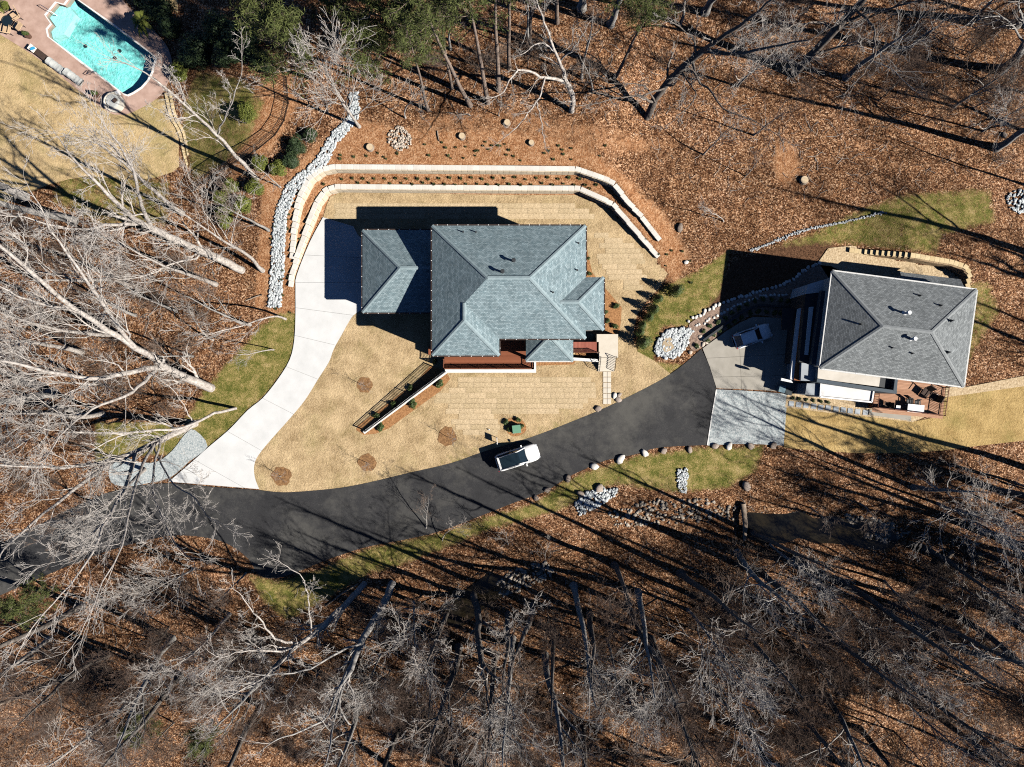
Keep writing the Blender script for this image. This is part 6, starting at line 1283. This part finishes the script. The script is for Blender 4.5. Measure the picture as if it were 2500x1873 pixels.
tl = [(random.uniform(830, 1480), random.uniform(345, 395)) for _ in range(46)] + [(random.uniform(655, 715), random.uniform(520, 770)) for _ in range(14)] + [(random.uniform(1600, 1690), random.uniform(600, 700)) for _ in range(8)]
for tx, ty in tl:
    x, y, z = G(tx, ty); o = place('grass_tuft', TUFT, None, 'dark grass tuft scattered on the clay slope outside the terrace walls', 'grass tuft', 'tufts on the clay slope'); o.location = (x, y, z); s = random.uniform(.55, .9); o.scale = (s, s, s); o.rotation_euler = (0, 0, random.random() * 6.28)
# fallen sticks
r = np.random.default_rng(12); SP, SR = [], []
for poly, n in (([(40,1470),(560,1440),(900,1480),(1380,1420),(1800,1230),(2480,1130),(2500,1860),(40,1860)], 1300), ([(60,520),(560,640),(560,800),(450,960),(100,1000)], 300), ([(860,150),(1700,60),(2480,40),(2480,420),(1800,520),(1500,330),(1000,290)], 700)):
    for px, py in fill(poly, n, 90 + n):
        x, y = W2(px, py); a = r.random() * 6.28; L = r.uniform(.4, 1.8); SP.append([(x, y), (x + math.cos(a) * L * .5, y + math.sin(a) * L * .5), (x + math.cos(a + .25) * L, y + math.sin(a + .25) * L)]); SR.append(r.uniform(.012, .03))
SP = np.array(SP); zz = terrain(SP.reshape(-1, 2)).reshape(len(SP), 3) + .04; V, Q = tubes(np.concatenate([SP, zz[:, :, None]], 2), np.array(SR)[:, None] * np.array([[1, .8, .5]]), 3)
o = place('fallen_sticks', fastmesh('fallen_sticks', V, quads=Q, mats=[M['twig_grey']]), kind='stuff'); o['label'] = 'small fallen sticks scattered over the leaf litter'
# stumps, logs, fallen branches
def stump(px, py, r_, h, label):
    x, y, z = G(px, py); o = empty('tree_stump', (x, y, z), label, 'stump'); b = MB(); b.cyl(x, y, z - .1, z + h, r_ * 1.25, r_, 14); b.build('bark', M['log'], o); MB().cyl(x, y, z + h, z + h + .012, r_ * .93, n=14).build('cut_face', M['cut_wood'], o)
for px, py, r_, l in ((904,361,.36,'pale cut stump left of the rubble pile'), (1128,334,.33,'pale cut stump right of the rubble pile'), (1238,301,.32,'pale cut stump under the curved grey tree'), (1297,350,.28,'small stump below the curved grey tree'), (1962,441,.42,'grey stump on the open leaf slope'), (2391,1359,.42,'yellow topped stump in the lower right wood')): stump(px, py, r_, .3, l)
def log(p0, p1, r_, label, m='log'):
    a, c = np.array(G(*p0)), np.array(G(*p1)); a[2] += r_ * .8; c[2] += r_ * .8; mid = (a + c) / 2 + np.array([random.gauss(0, .12), random.gauss(0, .12), .03]); b = MB(); b.tube([tuple(a), tuple((a+mid)/2), tuple(mid), tuple((c+mid)/2), tuple(c)], [r_, r_*.95, r_*.9, r_*.8, r_*.65], 9)
    n = len(b.v); b.f += [tuple(range(9)), tuple(range(n-1, n-10, -1))]; b.build('fallen_log', M[m], None, label, 'log', smoothf=True)
for p0, p1, r_, l in (((2325,1345),(2175,1495),.26,'long fallen log slanting through the lower right wood'), ((2350,1385),(2240,1440),.20,'shorter fallen log beside the long one'), ((190,1640),(0,1720),.17,'pale fallen trunk at the lower left edge'), ((85,1600),(10,1640),.1,'thin pale log above the fallen trunk at lower left'), ((1812,1228),(1816,1318),.3,'dark log lying across the creek bank'), ((875,1425),(795,1480),.1,'thin pale fallen branch on the lower verge'), ((1068,320),(1072,345),.07,'thin pale stick on the clay slope'), ((640,720),(600,735),.07,'broken pale stick near the riprap foot')): log(p0, p1, r_, l)
